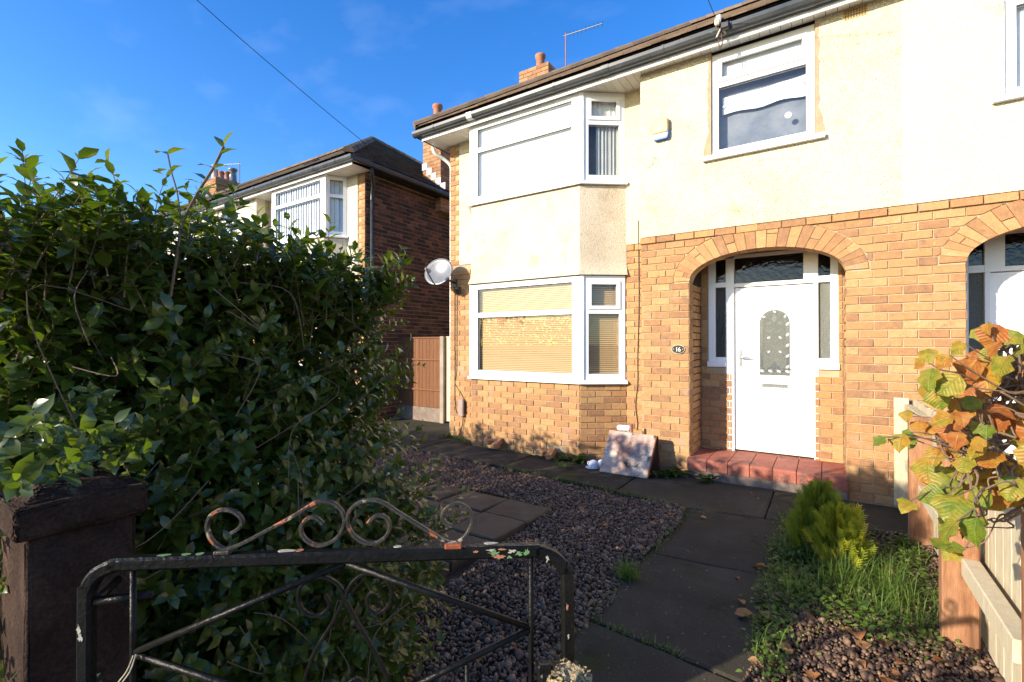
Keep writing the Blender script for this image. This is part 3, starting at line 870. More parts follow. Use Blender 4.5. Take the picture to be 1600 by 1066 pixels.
    # bay windows
    for lev, (z0, z1, tr) in enumerate(((1.075, 2.455, 1.985), (3.72, 4.895, 4.505))):
        for fi, (w, L) in enumerate(facets):
            if fi == 0 and not near: continue
            fw = .075
            g0 = .04 if fi else .02; g1 = L - (.04 if fi < 2 else .02)
            sash = ((1, 0),) if fi == 2 else ()
            fr, lights = window(h, w, g0, g1, z0, z1, (tr,), (), fw, .065, 'bay_window', sash=sash)
            if lev == 0:
                if near: slat_blind(fr, w, g0 + .05, g1 - .05, z0 + .03, z1 - .02)
                if fi == 1 and detail == 'full':                # red marks written on the glass
                    rm = MB()
                    zt_ = tr - .045
                    for (u, zz, w_, hh) in ((.47, -.055, .008, .09), (.487, -.02, .016, .02), (.51, -.06, .008, .10), (.525, -.022, .014, .028), (.548, -.045, .007, .06), (.562, -.018, .018, .014), (.565, -.05, .006, .05), (.58, -.045, .016, .018),
                                            (.80, -.05, .007, .05), (.812, -.035, .012, .022), (.828, -.055, .007, .05), (.845, -.062, .014, .026), (.857, -.07, .007, .03)):
                        rm.prism([(u, zt_ + zz - hh / 2), (u + w_, zt_ + zz - hh / 2 + .004), (u + w_, zt_ + zz + hh / 2), (u, zt_ + zz + hh / 2 - .005)], lambda a, z, q: w.P(a, z, -q), .026, .0285)
                    stuff(rm.build('red_lettering', M_REDINK, fr))
            elif detail == 'full':
                if fi == 2:
                    curtain(fr, w, g0 + .20, g1 - .02, z0 + .02, tr, .08, .012)
                    curtain(fr, w, g0 + .05, g1 - .02, tr, z1 - .02, .09, .004, M_SHEET, 'net_panel')
                    MB().prism([(g0, z0), (g1, z0), (g1, z1), (g0, z1)], lambda a, z, q: w.P(a, z, -q), .34, .345).build('room_back', M_CURTAIN, fr)
                else:
                    MB().prism([(g0 + .04, z0 + .03), (g1 - .04, z0 + .03), (g1 - .04, z1 - .03), (g0 + .04, z1 - .03)], lambda a, z, q: w.P(a, z, -q), .068, .072).build('window_board', M_SHEET, fr)
            else:
                slat_blind(fr, w, g0 + .05, g1 - .05, z0 + .03, z1 - .02, .08, M_SHEET, True, .09)
        for k in (1, 2):                                        # corner posts
            c = ring(-.012)[k]
            MB().prism([(c[0] - .05, c[1] + .05), (c[0] - .05, c[1] - .002), (c[0] - .018, c[1] - .012), (c[0] + .018, c[1] - .012), (c[0] + .05, c[1] - .002), (c[0] + .05, c[1] + .05)],
                       lambda u, y, z: (X(u), y, z), z0, z1).build('corner_post', M_PVC, h)
        si = ring(.055); so = ring(-.05); st = ring(.006)
        b = MB()
        zb = z0 - .055
        lo_ = [(X(u), y) for u, y in si]; up_ = [(X(u), y) for u, y in st]; inn_ = [(X(u), y) for u, y in so]
        vs_ = [(x, y, zb) for x, y in lo_] + [(x, y, zb + .03) for x, y in lo_] + [(x, y, z0 - .002) for x, y in up_] + [(x, y, z0 - .002) for x, y in inn_] + [(x, y, zb) for x, y in inn_]
        fs = [(k * 4 + i, k * 4 + i + 1, ((k + 1) % 5) * 4 + i + 1, ((k + 1) % 5) * 4 + i) for k in range(5) for i in range(3)] + [(0, 4, 8, 12, 16), (3, 19, 15, 11, 7)]
        b.add(vs_, fs); b.build('bay_sill', M_PVC, h)
    band(-.03, 2.45, 2.47, M_GASKET, 'window_head_strip')
    # ---- bedroom window in the projecting front
    w = fY(YP + .02)
    fr, lights = window(h, w, wu0, wu1, 3.70, 4.875, (4.52,), (), .072, .065, 'bedroom_window', sash=((1, 0),))
    MB().prism([(wu0 - .09, 3.652), (wu1 + .09, 3.652), (wu1 + .09, 3.698), (wu0 - .09, 3.698)], lambda a, z, q: w.P(a, z, -q), -.085, .05).build('window_sill', M_PVC, h)
    if detail == 'full':
        MB().prism([(wu0 + .05, 4.54), (wu1 - .05, 4.54), (wu1 - .05, 4.85), (wu0 + .05, 4.85)], lambda a, z, q: w.P(a, z, -q), .07, .075).build('white_panel', M_SHEET, fr)
        ps = MB(); n_ = 12; vs_ = []
        for i in range(n_ + 1):
            a = wu0 + .10 + (wu1 - wu0 - .17) * i / n_
            q = .09 + .006 * math.sin(i * 1.3); dz = .035 * (1 - math.sin(math.pi * i / n_)) * .5 + .02 * i / n_
            vs_ += [w.P(a, 4.20 + .012 * math.sin(i * .9), -q), w.P(a, 4.405 + dz - .02, -q - .004)]
        ps.add(vs_, [(2 * i, 2 * i + 2, 2 * i + 3, 2 * i + 1) for i in range(n_)])
        pb = ps.build('paper_strip', M_SHEET, fr)
        for a, z in ((wu0 + .115, 4.29), (wu0 + .38, 4.30), (wu0 + .66, 4.315), (wu1 - .09, 4.325)):
            MB().prism([(a + .016 * math.cos(k * .785), z + .018 * math.sin(k * .785)) for k in range(8)], lambda u, v, q: w.P(u, v, -q), .080, .082).build('dot', M_CHROME, pb)
        MB().prism([(wu0 + .76 + .032 * math.cos(k * .52), 4.0 + .032 * math.sin(k * .52)) for k in range(12)], lambda u, v, q: w.P(u, v, -q), .024, .027).build('round_sticker', M_SHEET, fr)  # white disc painting the sun's reflection on the glass
        MB().box((X(wu0 - .1), YP + .16, 3.5), (X(wu1 + .1), YP + .17, 4.9)).build('room_back', M_HAZE, fr)  # sheet close behind the glass, coloured with the haze of the pane
        for side in (0, 1):                                      # bare patches where the render was cut away
            edge = wu0 - .004 if side == 0 else wu1 + .004
            pts_o = []
            zs = [3.70 + (4.86 - 3.70) * k / 26 for k in range(27)]
            for z in zs:
                wd = .022 + .022 * random.random() + (.06 * max(0, 1 - (z - 3.70) / .28) if True else 0)
                pts_o.append((edge + (-wd if side == 0 else wd), z + random.uniform(-.01, .01)))
            poly = [(edge, 3.70), *pts_o, (edge, 4.87)]
            vs_ = []
            pb = MB()
            wf = fY(YP - .008)
            for k in range(26):
                pb.prism([(edge, zs[k]), (edge, zs[k + 1]), pts_o[k + 1], pts_o[k]], lambda a, z, q: wf.P(a, z, -q), -.003, .004)
            pb.build('bare_patch', M_PATCH, h)
    else:
        slat_blind(fr, w, wu0 + .05, wu1 - .05, 3.73, 4.85, .08, M_SHEET, True, .09)
    # ---- porch: lower brick panels, screen, door, step
    if near:
        wd = fY(YD - .03)
        core = MB()
        for (a0, a1, z1) in ((UA0, UA0 + .083, 2.62), (UA1 - .05, UA1, 2.62), (UA0 + .083, UA0 + .365, 1.255), (UA1 - .275, UA1 - .05, 1.255)):
            core.box((X(a0), YD - .018, 0), (X(a1), YD + .1, z1))
        core.box((X(UA0 - .3), YD + .10, 0), (X(UA1 + .3), YD + .5, 3.0))
        core.box((X(UA0 - .2), YP + .2, 2.66), (X(UA1 + .2), YD + .3, 2.8))
        core.build('porch_core', M_DARKIN if False else mortar, h)
        for c in range(31):
            z = c * CH; off = SL / 2 if c % 2 else 0
            full = z + CH > 1.26
            if z < .16: continue
            bk.lay(wd, UA0 + .003, UA0 + (.083 if full else .365), z, M_BRICK, M_BRICKJ, UA0 + off)
            bk.lay(wd, UA1 - (.05 if full else .275), UA1 - .003, z, M_BRICK, M_BRICKJ, UA1 + off)
        ws = fY(YD)
        P = lambda a, z, q: ws.P(a, z, -q)
        f0, f1 = UA0 + .09, UA1 - .05
        d0, d1 = UA0 + .395, UA0 + 1.219                       # door leaf
        b = MB()
        def bar(a0, a1, z0, z1, q0=-.02, q1=.06): b.prism([(a0, z0), (a1, z0), (a1, z1), (a0, z1)], P, q0, q1)
        zt = 2.65
        bar(f0, f0 + .085, 1.33, zt); bar(d0 - .10, d0 - .004, .225, zt); bar(d1 + .004, d1 + .048, .225, 2.25); bar(d1 + .004 - .10, d1 + .048, 2.25, zt); bar(f1 - .073, f1, 1.33, zt)
        bar(f0 - .01, d0 - .10, 1.262, 1.33, -.05); bar(d1 + .048, f1 + .01, 1.262, 1.33, -.05)
        bar(f0 + .085, d0 - .10, 1.33, 1.385); bar(d1 + .048, f1 - .073, 1.33, 1.385)
        bar(f0 + .085, d0 - .10, 2.258, 2.32); bar(d1 + .048, f1 - .073, 2.25, 2.323)
        bar(d0 - .004, d1 - .096, 2.25, 2.297); bar(f0 + .085, f1 - .073, 2.61, zt)
        fr = b.build('porch_screen', M_PVC, h, bevel=.003)
        for (a0, a1, z0, z1, mm) in ((f0 + .085, d0 - .10, 1.385, 2.258, M_OBSC), (d1 + .048, f1 - .073, 1.385, 2.25, M_DOORGL), (f0 + .085, d0 - .10, 2.32, 2.61, M_DKGL),
                                     (d1 + .048, f1 - .073, 2.323, 2.61, M_DKGL), (d0 - .004, d1 - .096, 2.297, 2.61, M_DKGL)):
            MB().prism([(a0, z0), (a1, z0), (a1, z1), (a0, z1)], P, .02, .026).build('pane', mm, fr)
        dz0, dz1 = .245, 2.243
        door = MB().prism([(d0, dz0), (d1, dz0), (d1, dz1), (d0, dz1)], P, .012, .055).build('front_door', M_PVC, h, bevel=.003)
        gx, gr = (d0 + d1) / 2 + .02, .158
        gz0, gzs = 1.175, 1.80
        def archpoly(e, n_=14):
            return [(gx - gr - e, gz0 - e), (gx + gr + e, gz0 - e)] + [(gx + (gr + e) * math.cos(math.pi * k / n_), gzs + (gr + e) * math.sin(math.pi * k / n_)) for k in range(n_ + 1)]
        MB().prism(archpoly(.022), P, .004, .011).build('glazing_surround', M_PVC, door)
        pane = MB().prism(archpoly(0), P, .000, .0035).build('door_glass', M_DOORGL, door)
        if detail == 'full':
            orn = MB(); brt = MB()
            def leaf(m_, u, v, L, W_, ang, q0=-.003):
                c_, s_ = math.cos(ang), math.sin(ang)
                pts = [(-L / 2, 0), (-L * .2, W_ / 2), (L * .2, W_ * .4), (L / 2, 0), (L * .2, -W_ * .4), (-L * .2, -W_ / 2)]
                m_.prism([(u + x * c_ - y * s_, v + x * s_ + y * c_) for x, y in pts], P, q0, -.0001)
            r0, r1 = gr - .006, gr - .040
            for side in (-1, 1):                                  # rope border up both sides and round the head
                for k in range(17):
                    z = gz0 + .09 + k * (gzs - gz0 - .09) / 17
                    leaf(brt if (side > 0 and k % 4 == 0) else orn, gx + side * (gr - .023), z + .018, .052, .026, side * .9 + (0 if side > 0 else math.pi))
            for k in range(13):
                a = math.pi * (k + .5) / 13
                leaf(brt if k % 4 == 2 else orn, gx + (gr - .023) * math.cos(a), gzs + (gr - .023) * math.sin(a), .040, .020, a + .8)
            for k in range(7):
                leaf(brt if k % 2 == 0 else orn, gx - gr + .025 + k * (2 * gr - .05) / 6, gz0 + .05, .052, .028, .4 if k % 2 else -.4)
            for k in range(6):
                leaf(orn, gx - gr + .04 + k * .055, gz0 + .078, .05, .018, 0)
            leaf(orn, gx, gzs + .055, .10, .058, math.pi / 2)
            for sd in (-1, 1):
                leaf(orn, gx + sd * .058, gzs - .004, .066, .036, sd * -.35 + (math.pi if sd < 0 else 0))
                for zz in (1.70, 1.53):
                    leaf(orn, gx + sd * .048, zz, .066, .022, sd * .8)
                    leaf(brt, gx + sd * .062, zz - .075, .045, .022, sd * -.5)
                    leaf(orn, gx + sd * .078, zz - .085, .040, .010, math.pi / 2 + sd * .3)
            orn.prism([(gx - .07, gz0 + .085), (gx + .07, gz0 + .085), (gx + .018, gz0 + .13), (gx, gz0 + .17), (gx - .018, gz0 + .13)], P, -.003, -.0001)
            stuff(orn.build('bevelled_ornament', M_LEAD, pane)); stuff(brt.build('bright_bevels', M_BEVEL, pane))
            lb = MB(); lb.prism([(gx - .135, 1.03), (gx + .135, 1.03), (gx + .135, 1.072), (gx - .135, 1.072)], P, .000, .0115)
            letter = lb.build('letterbox', M_CHROME, door, bevel=.004)
            MB().prism([(gx - .118, 1.039), (gx + .118, 1.039), (gx + .118, 1.063), (gx - .118, 1.063)], P, -.006, -.0002).build('letterbox_flap', M_CHROME, letter, bevel=.004)
            hb = MB(); hu = d0 + .062
            hb.prism([(hu - .014, 1.27), (hu + .014, 1.27), (hu + .014, 1.48), (hu - .014, 1.48)], P, .003, .0115)
            hd = hb.build('handle_plate', M_CHROME, door, bevel=.004)
            MB().tube([ws.P(hu, 1.385, .0), ws.P(hu, 1.385, .045), ws.P(hu + .02, 1.383, .05), ws.P(hu + .12, 1.378, .05)], .009, 8).smooth().build('handle_lever', M_CHROME, hd)
            MB().prism([(d0 + .02, .262), (d1 - .02, .262), (d1 - .02, .30), (d0 + .02, .30)], P, -.004, .0115).build('weather_bar', M_PVC, door)
        # tiled step
        core = MB().box((X(UA0 - .01), YP - .045, -.05), (X(UA1 + .005), YD + .03, .205)).build('step', M_MORTARD, h)
        n_ = 7; e0, e1 = UA0 - .02, UA1 + .012
        for i in range(n_):
            a, c = e0 + (e1 - e0) * i / n_ + .004, e0 + (e1 - e0) * (i + 1) / n_ - .004
            q = MB()
            prof = [(YP - .062, .095), (YP - .062, .200), (YP - .054, .219), (YP - .036, .226), (YP + .12, .228), (YP + .12, .2), (YP - .046, .2), (YP - .046, .095)]
            q.add([(X(a), y, z) for y, z in prof] + [(X(c), y, z) for y, z in prof],
                  [(0, 1, 9, 8), (1, 2, 10, 9), (2, 3, 11, 10), (3, 4, 12, 11), (4, 5, 13, 12), (5, 6, 14, 13), (6, 7, 15, 14), (7, 0, 8, 15), (0, 7, 6, 1), (1, 6, 5, 2), (2, 5, 4, 3), (8, 9, 14, 15), (9, 10, 13, 14), (10, 11, 12, 13)])
            q.build('step_tile', M_STEP, core)
            MB().box((X(a), YP + .126, .2), (X(c), YP + .235, .2275)).build('step_tile', M_STEP, core)
            MB().box((X(a), YP + .241, .2), (X(c), YD + .02, .2272)).build('step_tile', M_STEP, core)
    # ---- eaves
    ue = -.20
    xe = X(ue)
    MB().box((xe, 5.635, 4.872), (X(UP), 5.655, 5.02)).build('fascia', M_PVC, h)
    MB().box((xe, 5.656, 4.90), (X(ue + .02), 11.9, 5.02)).build('side_fascia', M_PVC if detail != 'left' else M_BLACKP, h)  # left neighbour: shade along its side eaves put into the black colour
    k = 0; u = ue + .022
    while u < UP - .02:
        u1 = min(u + .1, UP)
        y1 = YR + .005 if u < 3.39 else YP - .004
        MB().box((X(u + .0025), 5.656, ZS - .001), (X(u1 - .0025), y1 + .01, ZS + .007)).build('soffit_board', M_SOFFIT, h)
        u = u1
    MB().box((X(ue + .021), 5.66, ZS + .009), (X(UP), 11.9, ZS + .016)).build('ceiling', M_CABLE, h)
    v = YR + .02
    while v < 9.5:
        MB().box((X(ue + .021), v + .0025, ZS - .001), (X(.008), v + .0975, ZS + .007)).build('soffit_board', M_SOFFIT if detail != 'left' else M_BLACKP, h); v += .1  # left neighbour's boards are black for the shade under the eaves
    prof = [(-.056, .0), (-.056, -.045), (-.040, -.083), (-.012, -.098), (.018, -.098), (.042, -.08), (.054, -.04), (.054, .0), (.049, .0), (.049, -.04), (.038, -.075), (.016, -.092), (-.011, -.092), (-.036, -.078), (-.051, -.043), (-.051, .0)]
    def gutter(fn, nm):
        b = MB(); n_ = len(prof)
        a = [fn(p, z, 0) for p, z in prof]; c = [fn(p, z, 1) for p, z in prof]
        b.add(a + c, [(i, (i + 1) % n_, (i + 1) % n_ + n_, i + n_) for i in range(n_)] + [tuple(range(7, -1, -1)) , tuple(range(n_, n_ + 8))])
        return b.build(nm, M_GUTTER, h)
    xg = X(ue - .058)
    gt = gutter(lambda p, z, e: (X(ue - .11) if e == 0 else X(UP), 5.575 + p, 5.012 + z * .9), 'gutter')
    gutter(lambda p, z, e: (X(ue - .056) + p * s, 5.62 if e == 0 else 11.9, 5.010 + z * .9), 'side_gutter')
    for u in np.arange(.15, UP, .72):                          # brackets and joints on the gutter
        big = abs((u % 2.16) - .87) < .1
        bw = .05 if big else .011
        b = MB()
        pr = [(p * 1.10, z * .965 - .001) for p, z in prof[:8]]
        a = [(X(u - bw), 5.575 + p, 5.015 + z) for p, z in pr]; c = [(X(u + bw), 5.575 + p, 5.015 + z) for p, z in pr]
        b.add(a + c, [(i, i + 1, i + 9, i + 8) for i in range(7)] + [tuple(range(7, -1, -1)), tuple(range(8, 16))])
        b.build('gutter_joint' if big else 'gutter_bracket', M_PVCD if (big and s > 0 and u < 2.) else M_GUTTER, gt)
    # ---- roof
    xe = X(ue - .05); ap = X(ue - .05 + (RIDGE_Y - EAVE_Y)); yb_ = 2 * RIDGE_Y - EAVE_Y
    b = MB()
    V = [(xe, EAVE_Y + .02, EAVE_Z), (X(UP), EAVE_Y + .02, EAVE_Z), (X(UP), yb_, EAVE_Z), (xe, yb_, EAVE_Z), (ap, RIDGE_Y, RIDGE_Z), (X(UP), RIDGE_Y, RIDGE_Z)]
    b.add(V, [(0, 1, 5, 4), (2, 3, 4, 5), (3, 0, 4), (0, 3, 2, 1)])
    roof = b.build('roof', M_TILED, h)
    up = Vector((0, RIDGE_Y - EAVE_Y, RIDGE_Z - EAVE_Z)); sl = up.length; up.normalize()
    nr = Vector((0, -up.z, up.y))
    rows = int(sl / .115)
    tl = MB()
    oo = Vector((X(ue - .05), EAVE_Y + .02, EAVE_Z))
    roof_tiles(tl, oo, (s, 0, 0), up, nr, lambda r_: (r_ + .5) * .115 * up.y, lambda r_: UP - ue + .05, rows)
    up2 = Vector((s * up.y, 0, up.z)); nr2 = Vector((-s * up.z, 0, up.y))
    ln = yb_ - EAVE_Y
    roof_tiles(tl, oo, (0, 1, 0), up2, nr2, lambda r_: (r_ + .5) * .115 * up.y, lambda r_: ln - (r_ + .5) * .115 * up.y, rows)
    stuff(tl.build('roof_tiles', M_TILE if detail in ('full', 'adjoining') else M_TILED, roof))
    def capline(p, q, nm):
        p, q = Vector(p), Vector(q); d = (q - p); n_ = math.ceil(d.length / .33); st_ = d.length / n_; d.normalize()
        side = d.cross(Vector((0, 0, 1))).normalized(); upv = side.cross(d)
        for i in range(n_):
            a, c = p + d * (st_ * i), p + d * (st_ * (i + 1) - .005)
            m_ = MB(); rr = [.105, .098]
            vs_ = [e + side * math.cos(math.pi * k / 6) * r_ + upv * (math.sin(math.pi * k / 6) * r_ - .03) for e, r_ in ((a, rr[0]), (c, rr[1])) for k in range(7)]
            m_.add(vs_, [(k, k + 1, k + 8, k + 7) for k in range(6)] + [tuple(range(6, -1, -1)), tuple(range(7, 14))])
            m_.build(nm, M_TILE, roof)
    capline((ap, RIDGE_Y, RIDGE_Z + .03), (X(UP), RIDGE_Y, RIDGE_Z + .03), 'ridge_tile')
    capline((xe, EAVE_Y + .02, EAVE_Z + .05), (ap, RIDGE_Y, RIDGE_Z + .04), 'hip_tile')
    if s < 0:
        capline((xe, yb_, EAVE_Z + .05), (ap, RIDGE_Y, RIDGE_Z + .04), 'hip_tile')
    # ---- side wall of brick
    ws_ = Wall((X(0), YR, 0), (0, 1, 0), (-s, 0, 0))
    if detail == 'left':
        for c in range(58):
            bk.lay(ws_, 0.001, 5.6, c * CH, M_RED, M_REDJ, SL / 2 if c % 2 else 0.)
    elif detail == 'full':
        for c in range(58):
            bk.lay(ws_, 0.001, 1.2, c * CH, M_BRICK, M_BRICKJ, SL / 2 if c % 2 else 0.)
    return h, bk, roof

h16, bk16, roof16 = house('semi_detached_house', 'cream-rendered brick house numbered 16 with a two-storey bay and arched porch', -5.32, 1, 'full')
bk16.finish(lambda p: p.y < 6.2 and p.x > -5.3)
hadj, bkadj, roofadj = house('semi_detached_house', 'paler rendered adjoining house at the right edge, its arched porch half hidden by orange leaves', 6.53, -1, 'adjoining')
bkadj.finish(lambda p: p.y < 6.3 and p.x < 1.6)
hl, bkl, roofl = house('semi_detached_house', 'neighbouring house beyond the hedge with dark red brick side wall and hipped roof', -7.5, -1, 'left')
bkl.finish(lambda p: 1.6 < p.z and p.y < 8.7)
hf, bkf, rooff = house('semi_detached_house', 'farthest white house at the left, mostly hidden behind the hedge', -19.35, 1, 'far')
bkf.finish(lambda p: True)

# chimneys
chimney(roof16, -5.52, -4.88, 8.70, 9.32, 5.2, 7.42, [(-5.2, 8.95, .40, .10, M_POT)])
chimney(roofl, -7.90, -7.34, 8.10, 8.75, 4.6, 6.72, [(-7.62, 8.3, .40, .105, M_POT), (-7.55, 8.58, .28, .075, M_POTP)], flash=(5.62, -1.0))
chimney(rooff, -19.3, -18.55, 8.4, 9.2, 5.2, 7.62, [(-19.1, 8.6, .42, .11, M_POTP), (-18.95, 8.75, .36, .1, M_POT), (-18.8, 8.9, .36, .1, M_POT), (-18.7, 9.05, .5, .14, M_DISH)])
for k in range(2):                                              # slot vents in the neighbour's roof
    x = -9.3 - k * 3.4
    z = EAVE_Z + TAN * .62
    MB().obox((x, EAVE_Y + .64, z + .05), ((1, 0, 0), (0, .83, .555), (0, -.555, .83)), (.16, .10, .018)).build('roof_vent', M_BLACKP, roofl)
MB().box((-7.315, 5.66, 4.90), (-7.30, 6.12, 5.10)).build('boxed_end', M_PVC, hl)

# ================================================================== gravel
def ico():
    p = (1 + 5 ** .5) / 2
    v = [(-1, p, 0), (1, p, 0), (-1, -p, 0), (1, -p, 0), (0, -1, p), (0, 1, p), (0, -1, -p), (0, 1, -p), (p, 0, -1), (p, 0, 1), (-p, 0, -1), (-p, 0, 1)]
    f = [(0, 11, 5), (0, 5, 1), (0, 1, 7), (0, 7, 10), (0, 10, 11), (1, 5, 9), (5, 11, 4), (11, 10, 2), (10, 7, 6), (7, 1, 8), (3, 9, 4), (3, 4, 2), (3, 2, 6), (3, 6, 8), (3, 8, 9), (4, 9, 5), (2, 4, 11), (6, 2, 10), (8, 6, 7), (9, 8, 1)]
    return np.array(v) / math.sqrt(1 + p * p), f
ICOV, ICOF = ico()
def rot_rand(n, tilt=math.pi):
    q = RNG.normal(size=(n, 4)); q /= np.linalg.norm(q, axis=1, keepdims=True)
    w, x, y, z = q.T
    return np.stack([np.stack([1 - 2 * (y * y + z * z), 2 * (x * y - z * w), 2 * (x * z + y * w)], 1),
                     np.stack([2 * (x * y + z * w), 1 - 2 * (x * x + z * z), 2 * (y * z - x * w)], 1),
                     np.stack([2 * (x * z - y * w), 2 * (y * z + x * w), 1 - 2 * (x * x + y * y)], 1)], 1)
def pebbles(name, x0, x1, y0, y1, keep, spacing, size, label):
    gx, gy = np.meshgrid(np.arange(x0, x1, spacing), np.arange(y0, y1, spacing))
    p = np.stack([gx.ravel(), gy.ravel()], 1) + RNG.uniform(-.6, .6, (gx.size, 2)) * spacing
    p = p[keep(p[:, 0], p[:, 1])]
    n = len(p)
    sz = size * np.exp(RNG.normal(-.04, .40, n))
    sc = np.stack([sz * RNG.uniform(.9, 1.45, n), sz * RNG.uniform(.75, 1.1, n), sz * RNG.uniform(.5, .85, n)], 1)
    m = rot_rand(n) * sc[:, None, :]
    bump = .014 * np.sin(p[:, 0] * 3.1 + 1) * np.sin(p[:, 1] * 2.7) + .008 * np.sin(p[:, 0] * 9 + p[:, 1] * 7)
    pos = np.column_stack([p, .012 + bump + RNG.uniform(0, .016, n)])
    o = scatter(name, ICOV, ICOF, m, pos, RNG.random(n), M_PEB, smooth=True)
    return tag(stuff(o), label, 'gravel')
def in_flags(x, y):
    u = (-2.10 - x) + (3.86 - y) * .046; v = (3.86 - y) / 1.74
    return (u > -.0) & (u < 1.52) & (v > -.01) & (v < 1.01)
left_keep = lambda x, y: (~in_flags(x, y)) & (x < -1.075 + .03 * np.sin(y * 5)) & (y < 4.98 + (x + 5) * -.083 - .09 + .03 * np.sin(x * 4)) & (y > 1.0) & ((x > -1.7) | (y > 1.5))
right_keep = lambda x, y: (x > -.30 + .03 * np.sin(y * 5)) & (x < .66) & (y < 4.80 + .23 * x) & (RNG.random(x.shape) < np.where(y > 3.5, .55, 1.))
pebbles('gravel', -5.0, -1.0, 1.0, 5.0, left_keep, .0170, .0096, 'purple-brown pebble gravel round the paved square')
pebbles('gravel', -.36, .68, .25, 4.95, right_keep, .0160, .0090, 'grey-brown pebble gravel in the bed beside the fence')

# ================================================================== leaves, twigs and grass helpers
LEAFV = np.array([(0, 0, 0), (-.20, .26, .045), (0, .26, .01), (.20, .26, .045), (-.235, .60, .015), (0, .60, -.035), (.235, .60, .015), (0, 1, -.20)], float)
LEAFF = [(0, 2, 1), (0, 3, 2), (1, 2, 5, 4), (2, 3, 6, 5), (4, 5, 7), (5, 6, 7)]
BLADEV = np.array([(-.5, 0, 0), (.5, 0, 0), (-.42, .35, .03), (.42, .35, .03), (-.28, .7, -.05), (.28, .7, -.05), (0, 1, -.24)], float)
BLADEF = [(0, 1, 3, 2), (2, 3, 5, 4), (4, 5, 6)]
def unit(v): return v / (np.linalg.norm(v, axis=-1, keepdims=True) + 1e-9)

class Shoots:
    """leafy shoots: a thin stem with opposite pairs of leaves"""
    def __init__(s): s.tw, s.lp, s.lt, s.ln, s.ll = MB(), [], [], [], []
    def shoot(s, base, d, L, leaf=.05, gap=.027, bare=.15, r=.0022, curve=None, spread=1.2, twig=True):
        base, d = np.array(base, float), unit(np.array(d, float))
        up = np.array([0, 0, 1.]); cv = RNG.normal(0, .25, 3) if curve is None else np.array(curve)
        k = max(3, int(L / .05)); pts = [base]; dirs = [d]
        for i in range(k):
            dd = unit(dirs[-1] + cv * (1. / k) + up * .10 / k); dirs.append(dd); pts.append(pts[-1] + dd * L / k)
        if twig: s.tw.tube([tuple(p) for p in pts], [r * (1 - .6 * i / k) for i in range(k + 1)], 4, caps=False)
        t = L * bare; ang = RNG.uniform(0, 6.28); 
        while t <= L + 1e-6:
            f = t / L * k; i = min(int(f), k - 1); p = pts[i] + (pts[i + 1] - pts[i]) * (f - i); dd = dirs[min(i + 1, k)]
            a = unit(np.cross(dd, up + .01)); b = np.cross(dd, a)
            for sgn in (0, math.pi):
                side = a * math.cos(ang + sgn) + b * math.sin(ang + sgn)
                open_ = spread * (1 - .45 * (t / L) ** 2) + RNG.normal(0, .15)
                ld = unit(dd * math.cos(open_) + side * math.sin(open_) + RNG.normal(0, .12, 3))
                s.lp.append(p); s.lt.append(ld); s.ln.append(unit(dd * math.sin(open_) - side * math.cos(open_) + up * .35)); s.ll.append(leaf * RNG.uniform(.55, 1.3) * (1 - .35 * (t / L) ** 3))
            ang += 1.35 + RNG.normal(0, .2); t += gap * RNG.uniform(.8, 1.25)
    def arrays(s):
        p, t, n, l = np.array(s.lp), np.array(s.lt), np.array(s.ln), np.array(s.ll)
        return p, frames(t, n) * l[:, None, None], l

# ================================================================== hedge
hedge = thing('hedge', 'tall overgrown dark green hedge behind the gate, with long shoots on top', 'hedge', (-3.0, .9, 0))
S = Shoots()
def top_z(x, y):
    z = 1.80 + .10 * np.clip((-1.75 - x) / .5, 0, 1)
    return z + .05 * np.sin(x * 3.3 + 1) + .04 * np.sin(y * 5 + x)
def hx(y, z):                                                  # bulging end face towards the path
    return -1.66 + .09 * math.sin(z * 2.6 + .6) + .05 * math.sin(y * 4.2 + z * 3) - .16 * max(0, z - 1.5) ** 1.2 - .35 * max(0, .5 - y) + .06 * (1.2 - z if z < 1.2 else 0)
for _ in range(1050):                                           # end face
    y, z = RNG.uniform(.22, 1.66), RNG.uniform(.03, 1.88)
    q = RNG.random() ** 1.6 * .28
    S.shoot((hx(y, z) - .10 - q, y, z - .06), (RNG.uniform(.3, 1.0), RNG.normal(.12, .5), RNG.uniform(.1, 1.0)), RNG.uniform(.12, .26), RNG.uniform(.054, .072), .030)
for _ in range(260):                                           # garden side of the end bush and of the front run
    x, z = RNG.uniform(-4.2, -1.7), RNG.uniform(.05, 1.85)
    yb = 1.58 if x > -2.25 else .88
    S.shoot((x, yb - RNG.random() * .16, z), (RNG.normal(.1, .5), RNG.uniform(.3, 1), RNG.uniform(.1, 1)), RNG.uniform(.10, .24), .066, .036, twig=False)
for _ in range(300):                                           # street side
    x, z = RNG.uniform(-4.6, -1.86), RNG.uniform(.1, 1.9)
    S.shoot((x, .10 + RNG.random() * .16, z), (RNG.normal(.1, .5), -RNG.uniform(.3, 1), RNG.uniform(.1, 1)), RNG.uniform(.10, .24), .066, .036, twig=False)
def on_top():
    while True:
        x, y = -1.72 - 2.4 * RNG.random() ** 1.3, RNG.uniform(.14, 1.60)
        if x > -2.25 or y < .86: return x, y
for _ in range(560):                                           # top
    x, y = on_top()
    z = float(top_z(x, y)) - RNG.uniform(.02, .20)
    S.shoot((x, y, z), (RNG.normal(.08, .32), RNG.normal(0, .32), 1), RNG.uniform(.14, .28), RNG.uniform(.058, .078), .033, .1)
for _ in range(30):                                            # taller straggling shoots
    x, y = on_top()
    z = float(top_z(x, y)) - .05
    S.shoot((x, y, z), (RNG.normal(.05, .22), RNG.normal(0, .22), 1), RNG.uniform(.20, .30), .07, .040, .1, .003)
